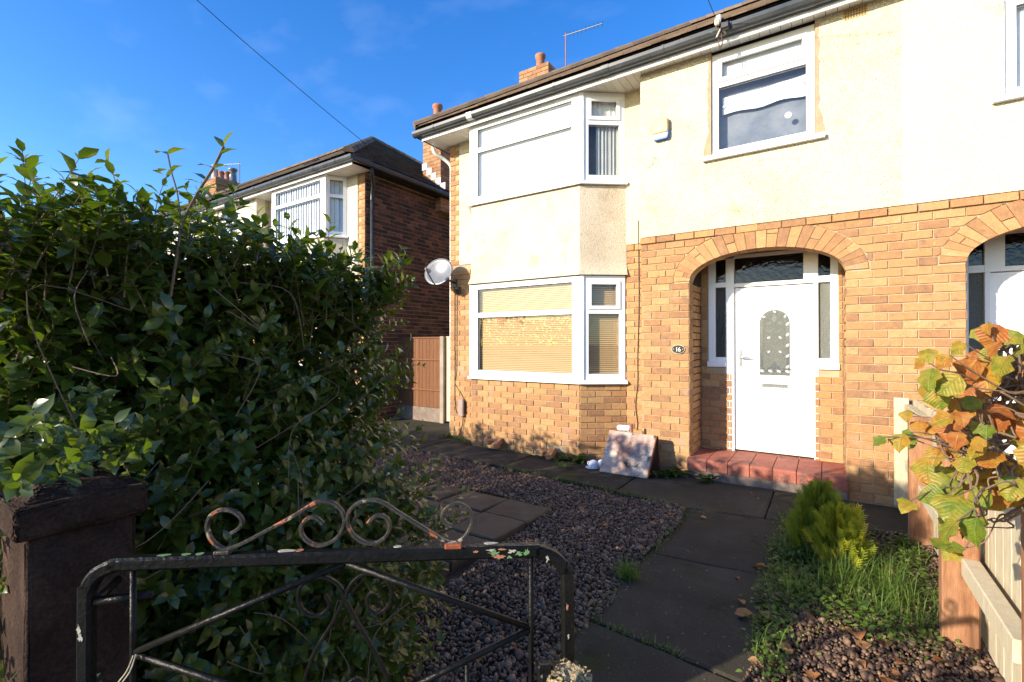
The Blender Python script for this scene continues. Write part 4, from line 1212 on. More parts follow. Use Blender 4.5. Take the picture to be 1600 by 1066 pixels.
for _ in range(26):                                            # shoots leaning out over the garden on the right
    y, z = RNG.uniform(1.15, 1.66), RNG.uniform(.5, 1.8)
    S.shoot((hx(y, z) - .05, y, z), (RNG.uniform(.5, 1), RNG.uniform(.2, .9), RNG.uniform(.1, .8)), RNG.uniform(.20, .32), .058, .036, .2, .0028)
# the two long shoots that stand against the sky
S.tw.tube(smooth_path([(-1.73, .65, 1.70), (-1.715, .66, 1.82), (-1.698, .67, 1.93), (-1.659, .695, 2.025), (-1.617, .723, 2.106), (-1.588, .741, 2.175)]), .0042, 6)
for p, d, l in (((-1.66, .695, 2.03), (.6, .5, .35), .07), ((-1.64, .71, 2.07), (-.7, -.3, .6), .06), ((-1.617, .723, 2.106), (.8, .3, .2), .065), ((-1.617, .723, 2.106), (-.6, -.4, .3), .055), ((-1.60, .735, 2.15), (.7, .4, .4), .06), ((-1.59, .74, 2.17), (-.4, -.2, .8), .055), ((-1.588, .741, 2.175), (.3, .2, .9), .06),
                (( -1.68, .68, 1.97), (.8, .2, .1), .06), ((-1.69, .675, 1.95), (-.7, .2, .4), .06)):
    S.lp.append(np.array(p)); S.lt.append(unit(np.array(d, float))); S.ln.append(np.array((0, -.2, 1.))); S.ll.append(l)
S.tw.tube(smooth_path([(-1.70, .665, 1.95), (-1.712, .66, 2.03), (-1.726, .65, 2.092), (-1.736, .643, 2.15)]), .0025, 5)
for p, d, l in (((-1.73, .65, 2.10), (-.8, -.2, .2), .065), ((-1.73, .65, 2.10), (.7, .2, .3), .05), ((-1.736, .643, 2.15), (-.75, -.1, .35), .075), ((-1.736, .643, 2.15), (.8, .3, .3), .075), ((-1.715, .66, 2.04), (.5, .3, .2), .05)):
    S.lp.append(np.array(p)); S.lt.append(unit(np.array(d, float))); S.ln.append(np.array((0, -.2, 1.))); S.ll.append(l)
# leaves hanging over the gate pillar
for b_, d_ in (((-1.70, .38, 1.20), (.9, -.3, -.15)), ((-1.78, .33, 1.30), (.8, -.5, .1)), ((-1.80, .30, 1.18), (.8, -.5, -.2)), ((-1.74, .36, 1.34), (.9, -.2, .2)), ((-1.86, .24, 1.26), (.6, -.8, .1)), ((-1.72, .46, 1.26), (.9, .1, -.1)), ((-1.76, .52, 1.22), (1, .1, -.2)), ((-1.74, .42, 1.27), (.9, -.1, -.05)), ((-1.80, .28, 1.25), (.9, -.2, .05)), ((-1.78, .36, 1.25), (1, 0, .2)), ((-1.74, .30, 1.24), (1, -.15, -.1)), ((-1.70, .50, 1.24), (1, .2, 0)), ((-1.76, .44, 1.30), (1, -.05, -.15)), ((-1.80, .40, 1.32), (1, -.3, -.1)), ((-1.84, .26, 1.16), (.8, -.6, -.2)), ((-1.86, .25, 1.08), (.7, -.7, -.1)), ((-1.72, .40, 1.23), (1, .1, .05)), ((-1.72, .34, 1.22), (1, -.2, -.05))):
    S.shoot(b_, d_, .15, .062, .03, .2)
P_, Mx_, L_ = S.arrays()
# inner mass of leaves that keeps the hedge opaque
n = 30000
pin = np.column_stack([RNG.uniform(-4.6, -1.76, n), RNG.uniform(.16, 1.56, n), RNG.uniform(.05, 1, n)])
pin[:, 2] *= top_z(pin[:, 0], pin[:, 1]) - .06
ok = (pin[:, 0] < np.array([hx(y, z) for y, z in zip(pin[:, 1], pin[:, 2])]) - .10) & ((pin[:, 0] > -2.2) | (pin[:, 1] < .86))
pin = pin[ok]; n = len(pin)
min_ = frames(unit(RNG.normal(size=(n, 3))), unit(RNG.normal(size=(n, 3)) + [0, 0, .8])) * RNG.uniform(.055, .085, n)[:, None, None]
n3 = 8000
p3 = np.column_stack([RNG.uniform(-2.22, -1.84, n3), RNG.uniform(.3, 1.52, n3), RNG.uniform(.05, 1.84, n3)])
p3 = p3[p3[:, 0] < np.array([hx(y, z) for y, z in zip(p3[:, 1], p3[:, 2])]) - .12]; n3 = len(p3)
pin = np.concatenate([pin, p3]); n += n3
min_ = np.concatenate([min_, frames(unit(RNG.normal(size=(n3, 3))), unit(RNG.normal(size=(n3, 3)) + [0, 0, .8])) * RNG.uniform(.06, .09, n3)[:, None, None]])
# unseen run of the same hedge along the street, raised to shade the house foot
n2 = 12000
p2 = np.column_stack([RNG.uniform(-9.0, -3.4, n2), RNG.uniform(.14, .86, n2), RNG.uniform(.03, 1, n2)])
p2[:, 2] *= 2.22 + .05 * np.sin(p2[:, 0] * 2.3) + .05 * np.sin(p2[:, 0] * 5.1)
m2 = frames(unit(RNG.normal(size=(n2, 3))), unit(RNG.normal(size=(n2, 3)) + [0, 0, .8])) * RNG.uniform(.08, .13, n2)[:, None, None]
campos = np.array([0, 0, 1.55])
dist = np.linalg.norm(P_ - campos, axis=1)
key = dist / L_ + np.where(P_[:, 0] > -2.2, 0, 50)
order = np.argsort(key)
near_i, rest_i = order[:290], order[290:]
tn = np.clip(RNG.random(len(P_)) * .8 + np.where(P_[:, 2] > 1.9, .15, 0), 0, 1)
stuff(scatter('foliage', LEAFV, LEAFF, np.concatenate([Mx_[rest_i], min_, m2]), np.concatenate([P_[rest_i], pin, p2]), np.concatenate([tn[rest_i], RNG.random(n) * .7, RNG.random(n2) * .7]), M_LEAF, hedge, smooth=True))
lm = []
for k in range(4):
    v = LEAFV.copy(); v[:, 2] *= (.6, 1., 1.5, 2.0)[k]; v[:, 0] *= (1., 1.1, .95, 1.05)[k]
    me = bpy.data.meshes.new('leaf'); me.from_pydata([tuple(q) for q in v], [], LEAFF); me.shade_smooth(); me.update(); me.materials.append(M_LEAFO); lm.append(me)
for i in near_i:
    m4 = Matrix([[*Mx_[i][r_], 0] for r_ in range(3)] + [[0, 0, 0, 1]])
    inst('leaf', lm[i % 4], hedge, P_[i], m4)
for _ in range(26):                                            # stems inside and a few bare straggling ones
    x, y = RNG.uniform(-2.15, -1.98), RNG.uniform(.4, 1.35)
    e = lambda a: float(np.clip(RNG.normal(0, a), -.1, .1))
    S.tw.tube(smooth_path([(x, y, 0), (x + e(.05), y + e(.06), .6), (x + e(.07), y + e(.1), 1.2), (x + e(.08), y + e(.1), 1.75)], 3), [.014] * 4 + [.011] * 3 + [.006] * 3, 5)
for _ in range(30):
    y, z = RNG.uniform(.4, 1.6), RNG.uniform(.4, 1.8)
    x = hx(y, z) + .03
    a = RNG.normal(0, .12, 3); c = RNG.normal(0, .12, 3)
    S.tw.tube(smooth_path([(x, y, z), (x + abs(a[0]) * .3 + .02, y + a[1], z - .08 + a[2] * .5), (x + .02, y + a[1] + c[1], z - .18 + c[2])], 5), .0016, 4)
stuff(S.tw.build('branches', M_TWIG, hedge))

# ================================================================== gate pillar and stone stub
def rough_block(name, m, lo, hi, cuts, amp, parent=None, org=None, taper=0.):
    bm = bmesh.new()
    bmesh.ops.create_cube(bm, size=1)
    for v in bm.verts:
        v.co = Vector(((lo[i] + hi[i]) / 2 + v.co[i] * (hi[i] - lo[i]) for i in range(3)))
    bmesh.ops.bevel(bm, geom=list(bm.edges), offset=.012, segments=2, affect='EDGES', profile=.5)
    bmesh.ops.subdivide_edges(bm, edges=list(bm.edges), cuts=cuts, use_grid_fill=True)
    c = (Vector(lo) + Vector(hi)) / 2
    for v in bm.verts:
        if taper and v.co.z > lo[2]: 
            f = 1 - taper * (v.co.z - lo[2]) / (hi[2] - lo[2]); v.co.x = c.x + (v.co.x - c.x) * f; v.co.y = c.y + (v.co.y - c.y) * f
        v.co += Vector((random.gauss(0, amp), random.gauss(0, amp), random.gauss(0, amp)))
    org = ORG[parent.name] if parent is not None else Vector(org)
    for v in bm.verts: v.co -= org
    me = bpy.data.meshes.new(name); bm.to_mesh(me); bm.free(); me.shade_smooth(); me.materials.append(m)
    ob = bpy.data.objects.new(name, me); COL.objects.link(ob)
    if parent is not None: ob.parent = parent
    else: ob.location = org
    ORG[ob.name] = Vector(org)
    return ob
pil = thing('gate_pillar', 'dark weathered stone gate pillar with overhanging cap under the hedge', 'pillar', (-1.63, .40, 0))
rough_block('shaft', M_PILLAR, (-1.79, .292, -.02), (-1.545, .505, 1.095), 9, .0007, pil)
rough_block('cap', M_PILLAR, (-1.815, .268, 1.097), (-1.522, .524, 1.175), 7, .001, pil)
rough_block('cap_top', M_PILLAR, (-1.805, .278, 1.165), (-1.53, .514, 1.20), 6, .001, pil, taper=.4)
stub = rough_block('stone_stub', M_STONE, (-.515, .90, -.02), (-.435, .985, .826), 8, .0028, org=(-.475, .94, 0), taper=.12)
tag(stub, 'rough yellowish stone stub at the bottom edge below the gate latch', 'stone')

# ================================================================== gate
ga, gd, gn = Vector((-1.236, .446, 0)), Vector((.78155, .62385, 0)), Vector((-.62385, .78155, 0))
G = lambda s_, z, d=0.: ga + gd * s_ + gn * d + Vector((0, 0, z))
gate = thing('garden_gate', 'black wrought iron garden gate with scrollwork on top and chipped paint', 'gate', G(.38, 0))
def gbar(name, pts, w, t=None, m=M_IRON, k=4, sm=True, d=0.):
    path_ = smooth_path([G(a, z, d) for a, z in pts], k) if sm else [G(a, z, d) for a, z in pts]
    b = MB()
    if t is None: b.tube(path_, w, 10, up=gn).smooth()
    else: b.tube(path_, 0, flat=(w, t), up=gn)
    return b.build(name, m, gate)
gbar('frame', [(-.150, .06), (-.150, .5), (-.150, .98), (-.146, 1.015), (-.128, 1.045), (-.095, 1.062), (-.05, 1.066), (.345, 1.064), (.80, 1.061), (.845, 1.058), (.885, 1.042), (.910, 1.012), (.918, .97), (.918, .5), (.918, .06)], .0145, .0145, k=4)
gbar('bottom_rail', [(-.135, .10), (.903, .10)], .012, .012, sm=False)
gbar('upright', [(-.055, 1.049), (-.055, .112)], .0065)
gbar('upright', [(.831, 1.047), (.831, .112)], .0065)
gbar('brace', [(.405, 1.046), (.825, .878)], .0075, sm=False)
gbar('brace', [(.399, 1.046), (-.049, .870)], .0075, sm=False)
gbar('brace', [(.825, .872), (.395, .685)], .0075, sm=False)
gbar('brace', [(-.049, .864), (.395, .685)], .0075, sm=False)
gbar('brace', [(.395, .685), (.395, .112)], .0075, sm=False)
for sx in (.10, .68):
    gbar('lower_bar', [(sx, .79 if sx < .4 else .80), (sx, .112)], .006, sm=False)
SR = [(.452, 1.136), (.471, 1.153), (.493, 1.148), (.502, 1.127), (.493, 1.105), (.471, 1.091), (.445, 1.092), (.419, 1.111), (.406, 1.138), (.41, 1.164), (.431, 1.184), (.459, 1.19), (.488, 1.182), (.52, 1.16), (.576, 1.123), (.621, 1.093), (.647, 1.084), (.673, 1.097), (.691, 1.128), (.688, 1.155), (.665, 1.174), (.64, 1.172), (.623, 1.153), (.625, 1.135), (.644, 1.124)]
SLf = [(.352, 1.139), (.334, 1.154), (.314, 1.149), (.303, 1.128), (.311, 1.107), (.334, 1.091), (.362, 1.093), (.386, 1.109), (.399, 1.138), (.395, 1.164), (.376, 1.184), (.352, 1.19), (.328, 1.184), (.288, 1.159), (.205, 1.115), (.163, 1.095), (.136, 1.09), (.111, 1.109), (.1, 1.139), (.108, 1.165), (.13, 1.177), (.156, 1.173), (.174, 1.155), (.171, 1.137), (.152, 1.124)]
gbar('top_scroll', SR, .0042, .0065, M_IRONW); gbar('top_scroll', SLf, .0042, .0065, M_IRONW)
CR = [(.46, .978), (.45, .96), (.457, .939), (.477, .93), (.497, .943), (.506, .969), (.497, 1.002), (.474, 1.017), (.445, 1.020), (.421, 1.006), (.407, .985), (.401, .963)]
CL = [(.357, .976), (.367, .953), (.353, .935), (.331, .93), (.309, .943), (.297, .97), (.303, 1.0), (.325, 1.016), (.352, 1.018), (.378, 1.005), (.394, .986), (.4, .963)]
gbar('inner_scroll', CR, .004, .006); gbar('inner_scroll', CL, .004, .006)
gbar('inner_leg', [(.402, .963), (.431, .906), (.474, .83), (.505, .755)], .004, .006); gbar('inner_leg', [(.398, .963), (.374, .913), (.332, .843), (.300, .745)], .004, .006)
gbar('inner_scroll', [(.335, .74), (.345, .765), (.365, .778), (.388, .765), (.396, .74), (.397, .70)], .004, .006); gbar('inner_scroll', [(.45, .745), (.443, .768), (.425, .782), (.406, .768), (.400, .74), (.398, .70)], .004, .006)
MB().obox(G(.895, .765, -.012), (gd, gn, (0, 0, 1)), (.05, .028, .026)).build('latch', M_IRON, gate, bevel=.008)
MB().obox(G(.86, .79, -.02), (gd, gn, (0, 0, 1)), (.018, .014, .016)).build('latch_catch', M_IRON, gate, bevel=.005)
MB().tube([G(-.135, .985), G(-.03, .978, .03)], .010, 8).smooth().build('hinge_pin', M_IRON, gate)
MB().tube([G(-.16, .965, .02), G(-.185, .965, .14)], .011, 8).smooth().build('hinge_pin', M_IRON, gate)
def chip(s0, z0, w_, h_, m, d=-.0152):
    n_ = 17; pts = []
    for k in range(n_):
        a = 2 * math.pi * k / n_; q = random.uniform(.3, 1.15); pts.append((s0 + w_ / 2 * q * math.cos(a), z0 + h_ / 2 * q * math.sin(a)))
    MB().prism(pts, lambda u, v, dd: G(u, v, dd), d - .0006, d + .0006).build('paint_chip', m, gate)
for c in ((.742, 1.063, .028, .014, M_CHIPG), (.752, 1.055, .034, .012, M_CHIPO), (.735, 1.070, .026, .007, M_CHIPC), (.785, 1.066, .024, .010, M_CHIPC), (.80, 1.060, .022, .014, M_CHIPG), (.818, 1.062, .014, .018, M_CHIPG), (.778, 1.052, .014, .008, M_CHIPG),
          (.868, 1.045, .008, .018, M_CHIPC), (.70, 1.068, .014, .006, M_CHIPO), (.762, 1.071, .02, .005, M_CHIPO), (.915, .93, .006, .022, M_CHIPO), (.918, .86, .005, .012, M_CHIPC), (-.155, .93, .010, .03, M_CHIPC), (-.152, .915, .012, .02, M_CHIPC)):
    chip(*c)
def chip_top(s0, w_, m):
    n_ = 9
    pts = [(s0 + w_ / 2 * random.uniform(.6, 1.1) * math.cos(2 * math.pi * k / n_), .009 * random.uniform(.5, 1) * math.sin(2 * math.pi * k / n_)) for k in range(n_)]
    MB().prism(pts, lambda u, v, dd: G(u, dd, v), 1.0795, 1.0808).build('paint_chip', m, gate)
for c in ((.01, .03, M_CHIPG), (.055, .022, M_CHIPG), (.085, .022, M_CHIPG), (.27, .05, M_CHIPC), (.30, .02, M_CHIPO), (.52, .02, M_CHIPC), (.735, .04, M_CHIPC)):
    chip_top(*c)
MB().obox(G(.648, 1.080, -.004), (gd, gn, (0, 0, 1)), (.020, .012, .006)).build('rusty_weld', M_RUST, gate, bevel=.003)
MB().obox(G(.136, 1.084, -.004), (gd, gn, (0, 0, 1)), (.018, .010, .005)).build('weld', M_IRONW, gate, bevel=.003)
MB().tube(smooth_path([G(-.048, .868, -.01), G(-.055, .84, -.02), G(-.08, .80, -.02), G(-.09, .72, -.02)]), .0013, 5).build('tied_wire', M_PALE, gate)
MB().tube(smooth_path([G(-.042, .870, -.01), G(-.047, .84, -.022), G(-.07, .80, -.024), G(-.083, .72, -.02)]), .0013, 5).build('tied_wire', M_PALE, gate)

# ================================================================== fences
fence = thing('garden_fence', 'low wooden fence along the right of the front garden with brown posts and pale boards', 'fence', (.60, 4.0, 0))
def plank(name, lo, hi, m, parent, bev=.004, top=0.):
    b = MB().box(lo, hi)
    if top: b.v = [(x, y, z + (random.uniform(-top, top) if z > (lo[2] + hi[2]) / 2 else 0)) for x, y, z in b.v]
    return b.build(name, m, parent, bevel=bev)
plank('post', (.525, 4.72, -.05), (.675, 4.82, .99), M_POST, fence, .008)
plank('post', (.488, 3.245, -.05), (.632, 3.345, 1.02), M_POST, fence, .008)
plank('post', (.580, 2.36, -.05), (.655, 2.445, 1.02), M_POST, fence, .006)
MB().lathe((.56, 3.243, .52), [(.0, -.002), (.045, .0), (.03, .003), (.0, .004)], 12, (0, -1, 0)).build('knot', M_POST, fence)
plank('end_board', (.525, 5.70, .03), (.635, 5.735, 1.045), M_PALE, fence)
plank('rail', (.575, 3.35, .385), (.632, 4.715, .475), M_PALE, fence, .006)
plank('rail', (.560, 2.45, .385), (.632, 3.242, .475), M_PALE, fence, .006)
plank('rail', (.575, .60, .385), (.632, 2.355, .475), M_PALE, fence, .006)
plank('rail', (.60, 4.825, .90), (.655, 5.695, .99), M_PALE, fence, .006)
plank('rail', (.60, 4.825, .385), (.655, 5.695, .475), M_PALE, fence, .006)
plank('rail', (.640, 2.45, .91), (.655, 4.715, .99), M_PALE, fence, .004)
y = .55
while y < 5.66:
    wv = random.uniform(.112, .125)
    plank('board', (.660, y + .003, .03), (.676, min(y + wv, 5.70) - .003, 1.04), M_PALE, fence, .002, .006)
    y += wv

lf = thing('side_fence', 'brown closeboard fence with concrete post closing the gap between the two houses', 'fence', (-6.4, 6.95, 0))
x = -7.46
while x < -6.30:
    plank('board', (x + .002, 6.94 + random.uniform(-.004, .004), .29), (min(x + .098, -6.285) - .002, 6.957, 1.655), M_ORF, lf, .002)
    x += .098
plank('top_cap', (-7.46, 6.925, 1.658), (-6.285, 6.975, 1.69), M_ORF, lf)
for z in (.62, 1.22): plank('rail', (-7.46, 6.915, z), (-6.285, 6.934, z + .035), M_ORF, lf)
plank('gravel_board', (-7.46, 6.93, .0), (-6.285, 6.965, .285), M_MORTARD, lf, .006)
plank('concrete_post', (-6.28, 6.90, -.05), (-6.18, 7.0, 1.70), M_CONCR, lf, .008)
x = -6.172
while x < -5.42:
    plank('board', (x + .002, 6.96 + random.uniform(-.004, .004), .05), (x + .098, 6.978, 1.69 + random.uniform(-.02, .02)), M_PALE, lf, .002)
    x += .1

# ================================================================== fittings on the houses
dish = thing('satellite_dish', 'grey oval satellite dish bracketed to the corner of the bay-fronted house', 'satellite dish', (-5.20, 6.08, 2.68))
dn = Vector((.16, -.92, .26)).normalized(); du = dn.cross(Vector((0, 0, 1))).normalized(); dv = du.cross(dn)
dc = Vector((-5.27, 5.76, 2.73))
b = MB(); rings = []
for j in range(7):
    r_ = j / 6; rings.append([dc + (du * math.cos(2 * math.pi * k / 28) * .262 + dv * math.sin(2 * math.pi * k / 28) * .235) * r_ + dn * (.05 * r_ * r_ - .05) for k in range(28)])
vs_ = [p for g_ in rings for p in g_] + [p - dn * .006 for p in rings[-1]] + [p - dn * .012 for p in rings[3]]
fs = [(i * 28 + k, i * 28 + (k + 1) % 28, (i + 1) * 28 + (k + 1) % 28, (i + 1) * 28 + k) for i in range(6) for k in range(28)]
fs += [(6 * 28 + k, 6 * 28 + (k + 1) % 28, 7 * 28 + (k + 1) % 28, 7 * 28 + k) for k in range(28)] + [(7 * 28 + k, 7 * 28 + (k + 1) % 28, 8 * 28 + (k + 1) % 28, 8 * 28 + k) for k in range(28)] + [tuple(8 * 28 + k for k in range(28))]
b.add(vs_, fs).smooth(); b.build('reflector', M_DISH, dish)
lp = dc + dn * .30 - dv * .10
MB().tube([dc - dv * .235 - dn * .01, dc - dv * .24 + dn * .06, lp - dv * .03], .010, 8).smooth().build('feed_arm', M_BLACKP, dish)
MB().lathe(lp, [(.0, -.05), (.022, -.045), (.028, 0), (.034, .03), (.034, .06), (.0, .062)], 12, -dn).smooth().build('receiver', M_DISH, dish)
MB().obox(dc - dn * .075, (du, dn, dv), (.06, .02, .05)).build('back_bracket', M_BLACKP, dish, bevel=.004)
MB().tube([dc - dn * .09, (-5.19, 5.92, 2.60), (-5.19, 6.09, 2.57)], .017, 8).smooth().build('wall_arm', M_BLACKP, dish)
MB().box((-5.24, 6.075, 2.50), (-5.15, 6.0955, 2.64)).build('wall_plate', M_BLACKP, dish, bevel=.004)
flood = thing('floodlight', 'small black lamp fixed below the satellite dish', 'lamp', (-5.10, 6.09, 2.42))
MB().box((-5.13, 6.05, 2.44), (-5.08, 6.0955, 2.50)).build('mount', M_BLACKP, flood, bevel=.004)
MB().obox((-5.06, 6.02, 2.41), ((1, 0, 0), (0, .9, .4), (0, -.4, .9)), (.04, .03, .045)).build('lamp_head', M_BLACKP, flood, bevel=.008)

meter = thing('meter_box', 'small grey-brown cable box low on the corner wall left of the bay', 'junction box', (-5.04, 6.09, .35))
MB().box((-5.10, 6.045, .35), (-4.985, 6.0955, .64)).build('case', M_METER, meter, bevel=.012)
MB().box((-4.984, 6.05, .40), (-4.966, 6.0955, .60)).build('side_cover', M_BLACKP, meter, bevel=.004)
def cable(label, pts, r, m, k=5):
    o = MB().tube(smooth_path(pts, k), r, 6).smooth().build('cable', m, None, pts[0])
    return tag(o, label, 'cable')
yc = 6.092
cable('brown cable running down the corner wall below the dish', [(-5.20, yc, 2.48), (-5.202, yc, 1.9), (-5.196, yc, 1.2), (-5.20, yc, .7), (-5.17, yc, .42), (-5.10, yc - .01, .38), (-5.03, yc - .02, .36)], .007, M_CABLE)
cable('second thin cable beside it that slants across to the cable box', [(-5.15, yc, 2.44), (-5.155, yc, 1.8), (-5.16, yc, 1.1), (-5.20, yc, .90), (-5.06, yc, .72), (-4.99, yc - .01, .60)], .005, M_CABLE)
cable('short black cable hanging from the cable box to the ground', [(-5.0, yc - .02, .36), (-5.02, yc - .015, .22), (-5.06, yc - .03, .08), (-5.09, yc - .05, .02)], .009, M_WIRE)
cable('thin dark cable running down the wall right of the bay window', [(-2.055, yc, 3.17), (-2.05, yc, 2.6), (-2.048, yc, 2.03), (-2.066, yc, 1.4), (-2.067, yc, 1.03), (-2.095, yc, .75), (-2.07, yc, .51), (-2.08, yc, .42)], .0055, M_WIRE)
cable('overhead black telephone wire crossing the sky to the neighbouring roof', [(-7.30, 5.95, 5.36), (-7.26, 4.6, 5.76), (-7.22, 3.0, 6.30), (-7.1, 1.5, 6.90), (-6.8, -1.0, 8.0)], .0055, M_WIRE)
cable('black service wire rising from the bracket on the gutter above the bedroom window', [(-.97, 5.46, 5.02), (-1.02, 5.1, 5.13), (-1.15, 4.2, 5.40), (-1.4, 2.0, 6.0)], .0035, M_WIRE)
cable('looped brown drop wire hanging from the gutter bracket', [(-.965, 5.49, 4.98), (-.97, 5.52, 4.88), (-.965, 5.54, 4.80), (-.945, 5.54, 4.79), (-.935, 5.54, 4.83), (-.94, 5.52, 4.92)], .007, M_CABLE)
ins = thing('wire_bracket', 'cream wire anchor clamped on the gutter above the bedroom window', 'bracket', (-.955, 5.49, 4.93))
MB().obox((-.965, 5.475, 5.045), ((1, 0, 0), (0, 1, 0), (.12, 0, 1)), (.032, .03, .052)).build('insulator', M_PLATEW, ins, bevel=.016)
MB().obox((-.90, 5.50, 4.975), ((1, 0, 0), (0, 1, 0), (0, 0, 1)), (.045, .03, .04)).build('clamp', M_BLACKP, ins, bevel=.012)
MB().tube([(-.985, 5.50, 4.88), (-.945, 5.50, 4.96), (-.90, 5.56, 4.93)], .012, 6).build('strap', M_POTP, ins)

alarm = thing('alarm_box', 'cream burglar alarm box with white and blue base on the upper wall', 'alarm', (-1.665, 5.79, 4.04))
b = MB().prism([(-1.755, 4.09), (-1.575, 4.09), (-1.568, 4.15), (-1.572, 4.255), (-1.59, 4.27), (-1.74, 4.27), (-1.758, 4.255), (-1.762, 4.15)], lambda u, v, d: (u, d, v), 5.725, 5.7915)
b.build('case', M_ALARM, alarm, bevel=.012)
MB().prism([(-1.753, 4.088), (-1.577, 4.088), (-1.575, 4.05), (-1.59, 4.035), (-1.74, 4.035), (-1.755, 4.05)], lambda u, v, d: (u, d, v), 5.728, 5.7915).build('strobe', M_CHINA, alarm, bevel=.008)
MB().prism([(-1.757, 4.064), (-1.745, 4.026), (-1.735, 4.020), (-1.595, 4.020), (-1.58, 4.028), (-1.571, 4.064), (-1.571, 4.12), (-1.578, 4.12), (-1.580, 4.06), (-1.592, 4.034), (-1.738, 4.034), (-1.752, 4.06)], lambda u, v, d: (u, d, v), 5.735, 5.7915).build('blue_trim', M_BLUE, alarm)

vent = thing('air_brick', 'terracotta air brick with rows of square holes under the eaves', 'air brick', (.245, 5.79, 4.80))
MB().box((.15, 5.788, 4.79), (.345, 5.80, 4.895)).build('plate', M_ALARM, vent)
b = MB()
for i in range(8):
    for j in range(4): b.box((.163 + i * .0225, 5.7862, 4.80 + j * .023), (.175 + i * .0225, 5.7885, 4.812 + j * .023))
stuff(b.build('holes', M_CABLE, vent))

num = thing('house_number', 'oval black and cream number plate reading 16 beside the arch', 'number plate', (-1.472, 5.795, 1.46))
el = lambda rx, rz, n_=28: [(-1.472 + rx * math.cos(2 * math.pi * k / n_), 1.487 + rz * math.sin(2 * math.pi * k / n_)) for k in range(n_)]
MB().prism(el(.077, .052), lambda u, v, d: (u, d, v), 5.784, 5.797).build('rim', M_PLATEW, num)
MB().prism(el(.073, .048), lambda u, v, d: (u, d, v), 5.782, 5.7838).build('face', M_PLATEK, num)
for sx in (-.055, .055):
    MB().lathe((-1.472 + sx, 5.7818, 1.487), [(.0, 0), (.006, 0), (.004, .003), (0, .004)], 8, (0, -1, 0)).build('screw', M_PLATEW, num)
for ch, off in (('1', -.028), ('6', .003)):
    cu = bpy.data.curves.new('digit', 'FONT'); cu.body = ch; cu.size = .074; cu.extrude = .0012; cu.offset = .0006
    to = bpy.data.objects.new('digit', cu)
    me = bpy.data.meshes.new_from_object(to); bpy.data.objects.remove(to)
    me.materials.clear(); me.materials.append(M_PLATEW)
    inst('digit', me, num, (-1.472 + off - .006, 5.7805, 1.460), Matrix.Rotation(math.pi / 2, 4, 'X'))

dp = thing('downpipe', 'white downpipe on the side of the bay-fronted house with a bend under the eaves', 'downpipe', (-5.37, 6.22, 0))
MB().tube(smooth_path([(-5.56, 5.95, 4.90), (-5.55, 5.98, 4.80), (-5.46, 6.12, 4.72), (-5.385, 6.2, 4.62), (-5.375, 6.21, 4.5)]), .032, 10).smooth().build('bend', M_PVC, dp)
MB().tube([(-5.375, 6.21, 4.5), (-5.375, 6.21, .05)], .032, 10).smooth().build('pipe', M_PVC, dp)
dp2 = thing('downpipe', 'grey downpipe with swan neck on the red brick side wall of the neighbouring house', 'downpipe', (-7.42, 6.25, 0))
MB().tube(smooth_path([(-7.25, 6.05, 4.92), (-7.25, 6.07, 4.80), (-7.36, 6.18, 4.62), (-7.435, 6.22, 4.5), (-7.44, 6.22, 4.35)]), .036, 10).smooth().build('bend', M_BLACKP, dp2)
MB().tube([(-7.44, 6.22, 4.38), (-7.44, 6.22, .05)], .036, 10).smooth().build('pipe', M_GUTTER, dp2)

def aerial(label, base, h_, bd, n_, org):
    a_ = thing('tv_aerial', label, 'aerial', org)
    MB().tube([base, (base[0], base[1], base[2] + h_)], .014, 6).build('mast', M_POT, a_)
    t0 = Vector((base[0], base[1], base[2] + h_ - .05)); bd = Vector(bd); L = bd.length; bd.normalize()
    MB().tube([t0 - bd * .05, t0 + bd * L], .011, 6).build('boom', M_DISH, a_)
    sd = Vector((0, 0, 1))
    for k in range(n_):
        c = t0 + bd * (L * k / (n_ - 1)); q = .09 if k else .16
        MB().tube([c - sd * q * .6, c + sd * q * .6], .006, 4).build('element', M_GUTTER, a_)
aerial('television aerial on a rusty mast above the roof ridge', (-4.605, 9.0, 6.2), 1.97, (.83, 0, -.06), 10, (-4.605, 9.0, 6.2))
aerial('distant aerial rising from the roof of the farthest house', (-18.3, 9.1, 7.0), 1.35, (-1.1, -.5, .02), 5, (-18.2, 9.2, 7.0))

# ================================================================== things standing by the wall
ab = thing('leaning_board', 'old tent-shaped board smeared with red and dark paint in front of the wall', 'board', (-1.99, 5.45, .015))
z0 = .018
b = MB()
A_, B_, C_, D_ = Vector((-2.285, 5.335, z0)), Vector((-1.705, 5.345, z0)), Vector((-1.668, 5.565, .475)), Vector((-2.250, 5.565, .485))
nn = (B_ - A_).cross(D_ - A_).normalized()
b.add([A_, B_, C_, D_, A_ - nn * .022, B_ - nn * .022, C_ - nn * .022, D_ - nn * .022], [(0, 1, 2, 3), (7, 6, 5, 4), (0, 4, 5, 1), (1, 5, 6, 2), (2, 6, 7, 3), (3, 7, 4, 0)])
b.build('front_board', M_BOARD, ab, bevel=.003)
MB().obox((B_ + C_) / 2 + Vector((.004, 0.01, 0)), (C_ - B_, (1, 0, 0), (C_ - B_).cross(Vector((1, 0, 0)))), (.245, .006, .013)).build('edge_strip', M_BOARDE, ab)
b = MB()
E_, F_ = Vector((-2.235, 5.585, .470)), Vector((-1.655, 5.585, .460)); G_, H_ = Vector((-1.665, 5.70, z0)), Vector((-2.24, 5.70, z0))
b.add([E_, F_, G_, H_] + [p + Vector((0, .02, .003)) for p in (E_, F_, G_, H_)], [(0, 1, 2, 3), (7, 6, 5, 4), (0, 4, 5, 1), (1, 5, 6, 2), (2, 6, 7, 3), (3, 7, 4, 0)])
b.build('back_board', M_BOARDE, ab)
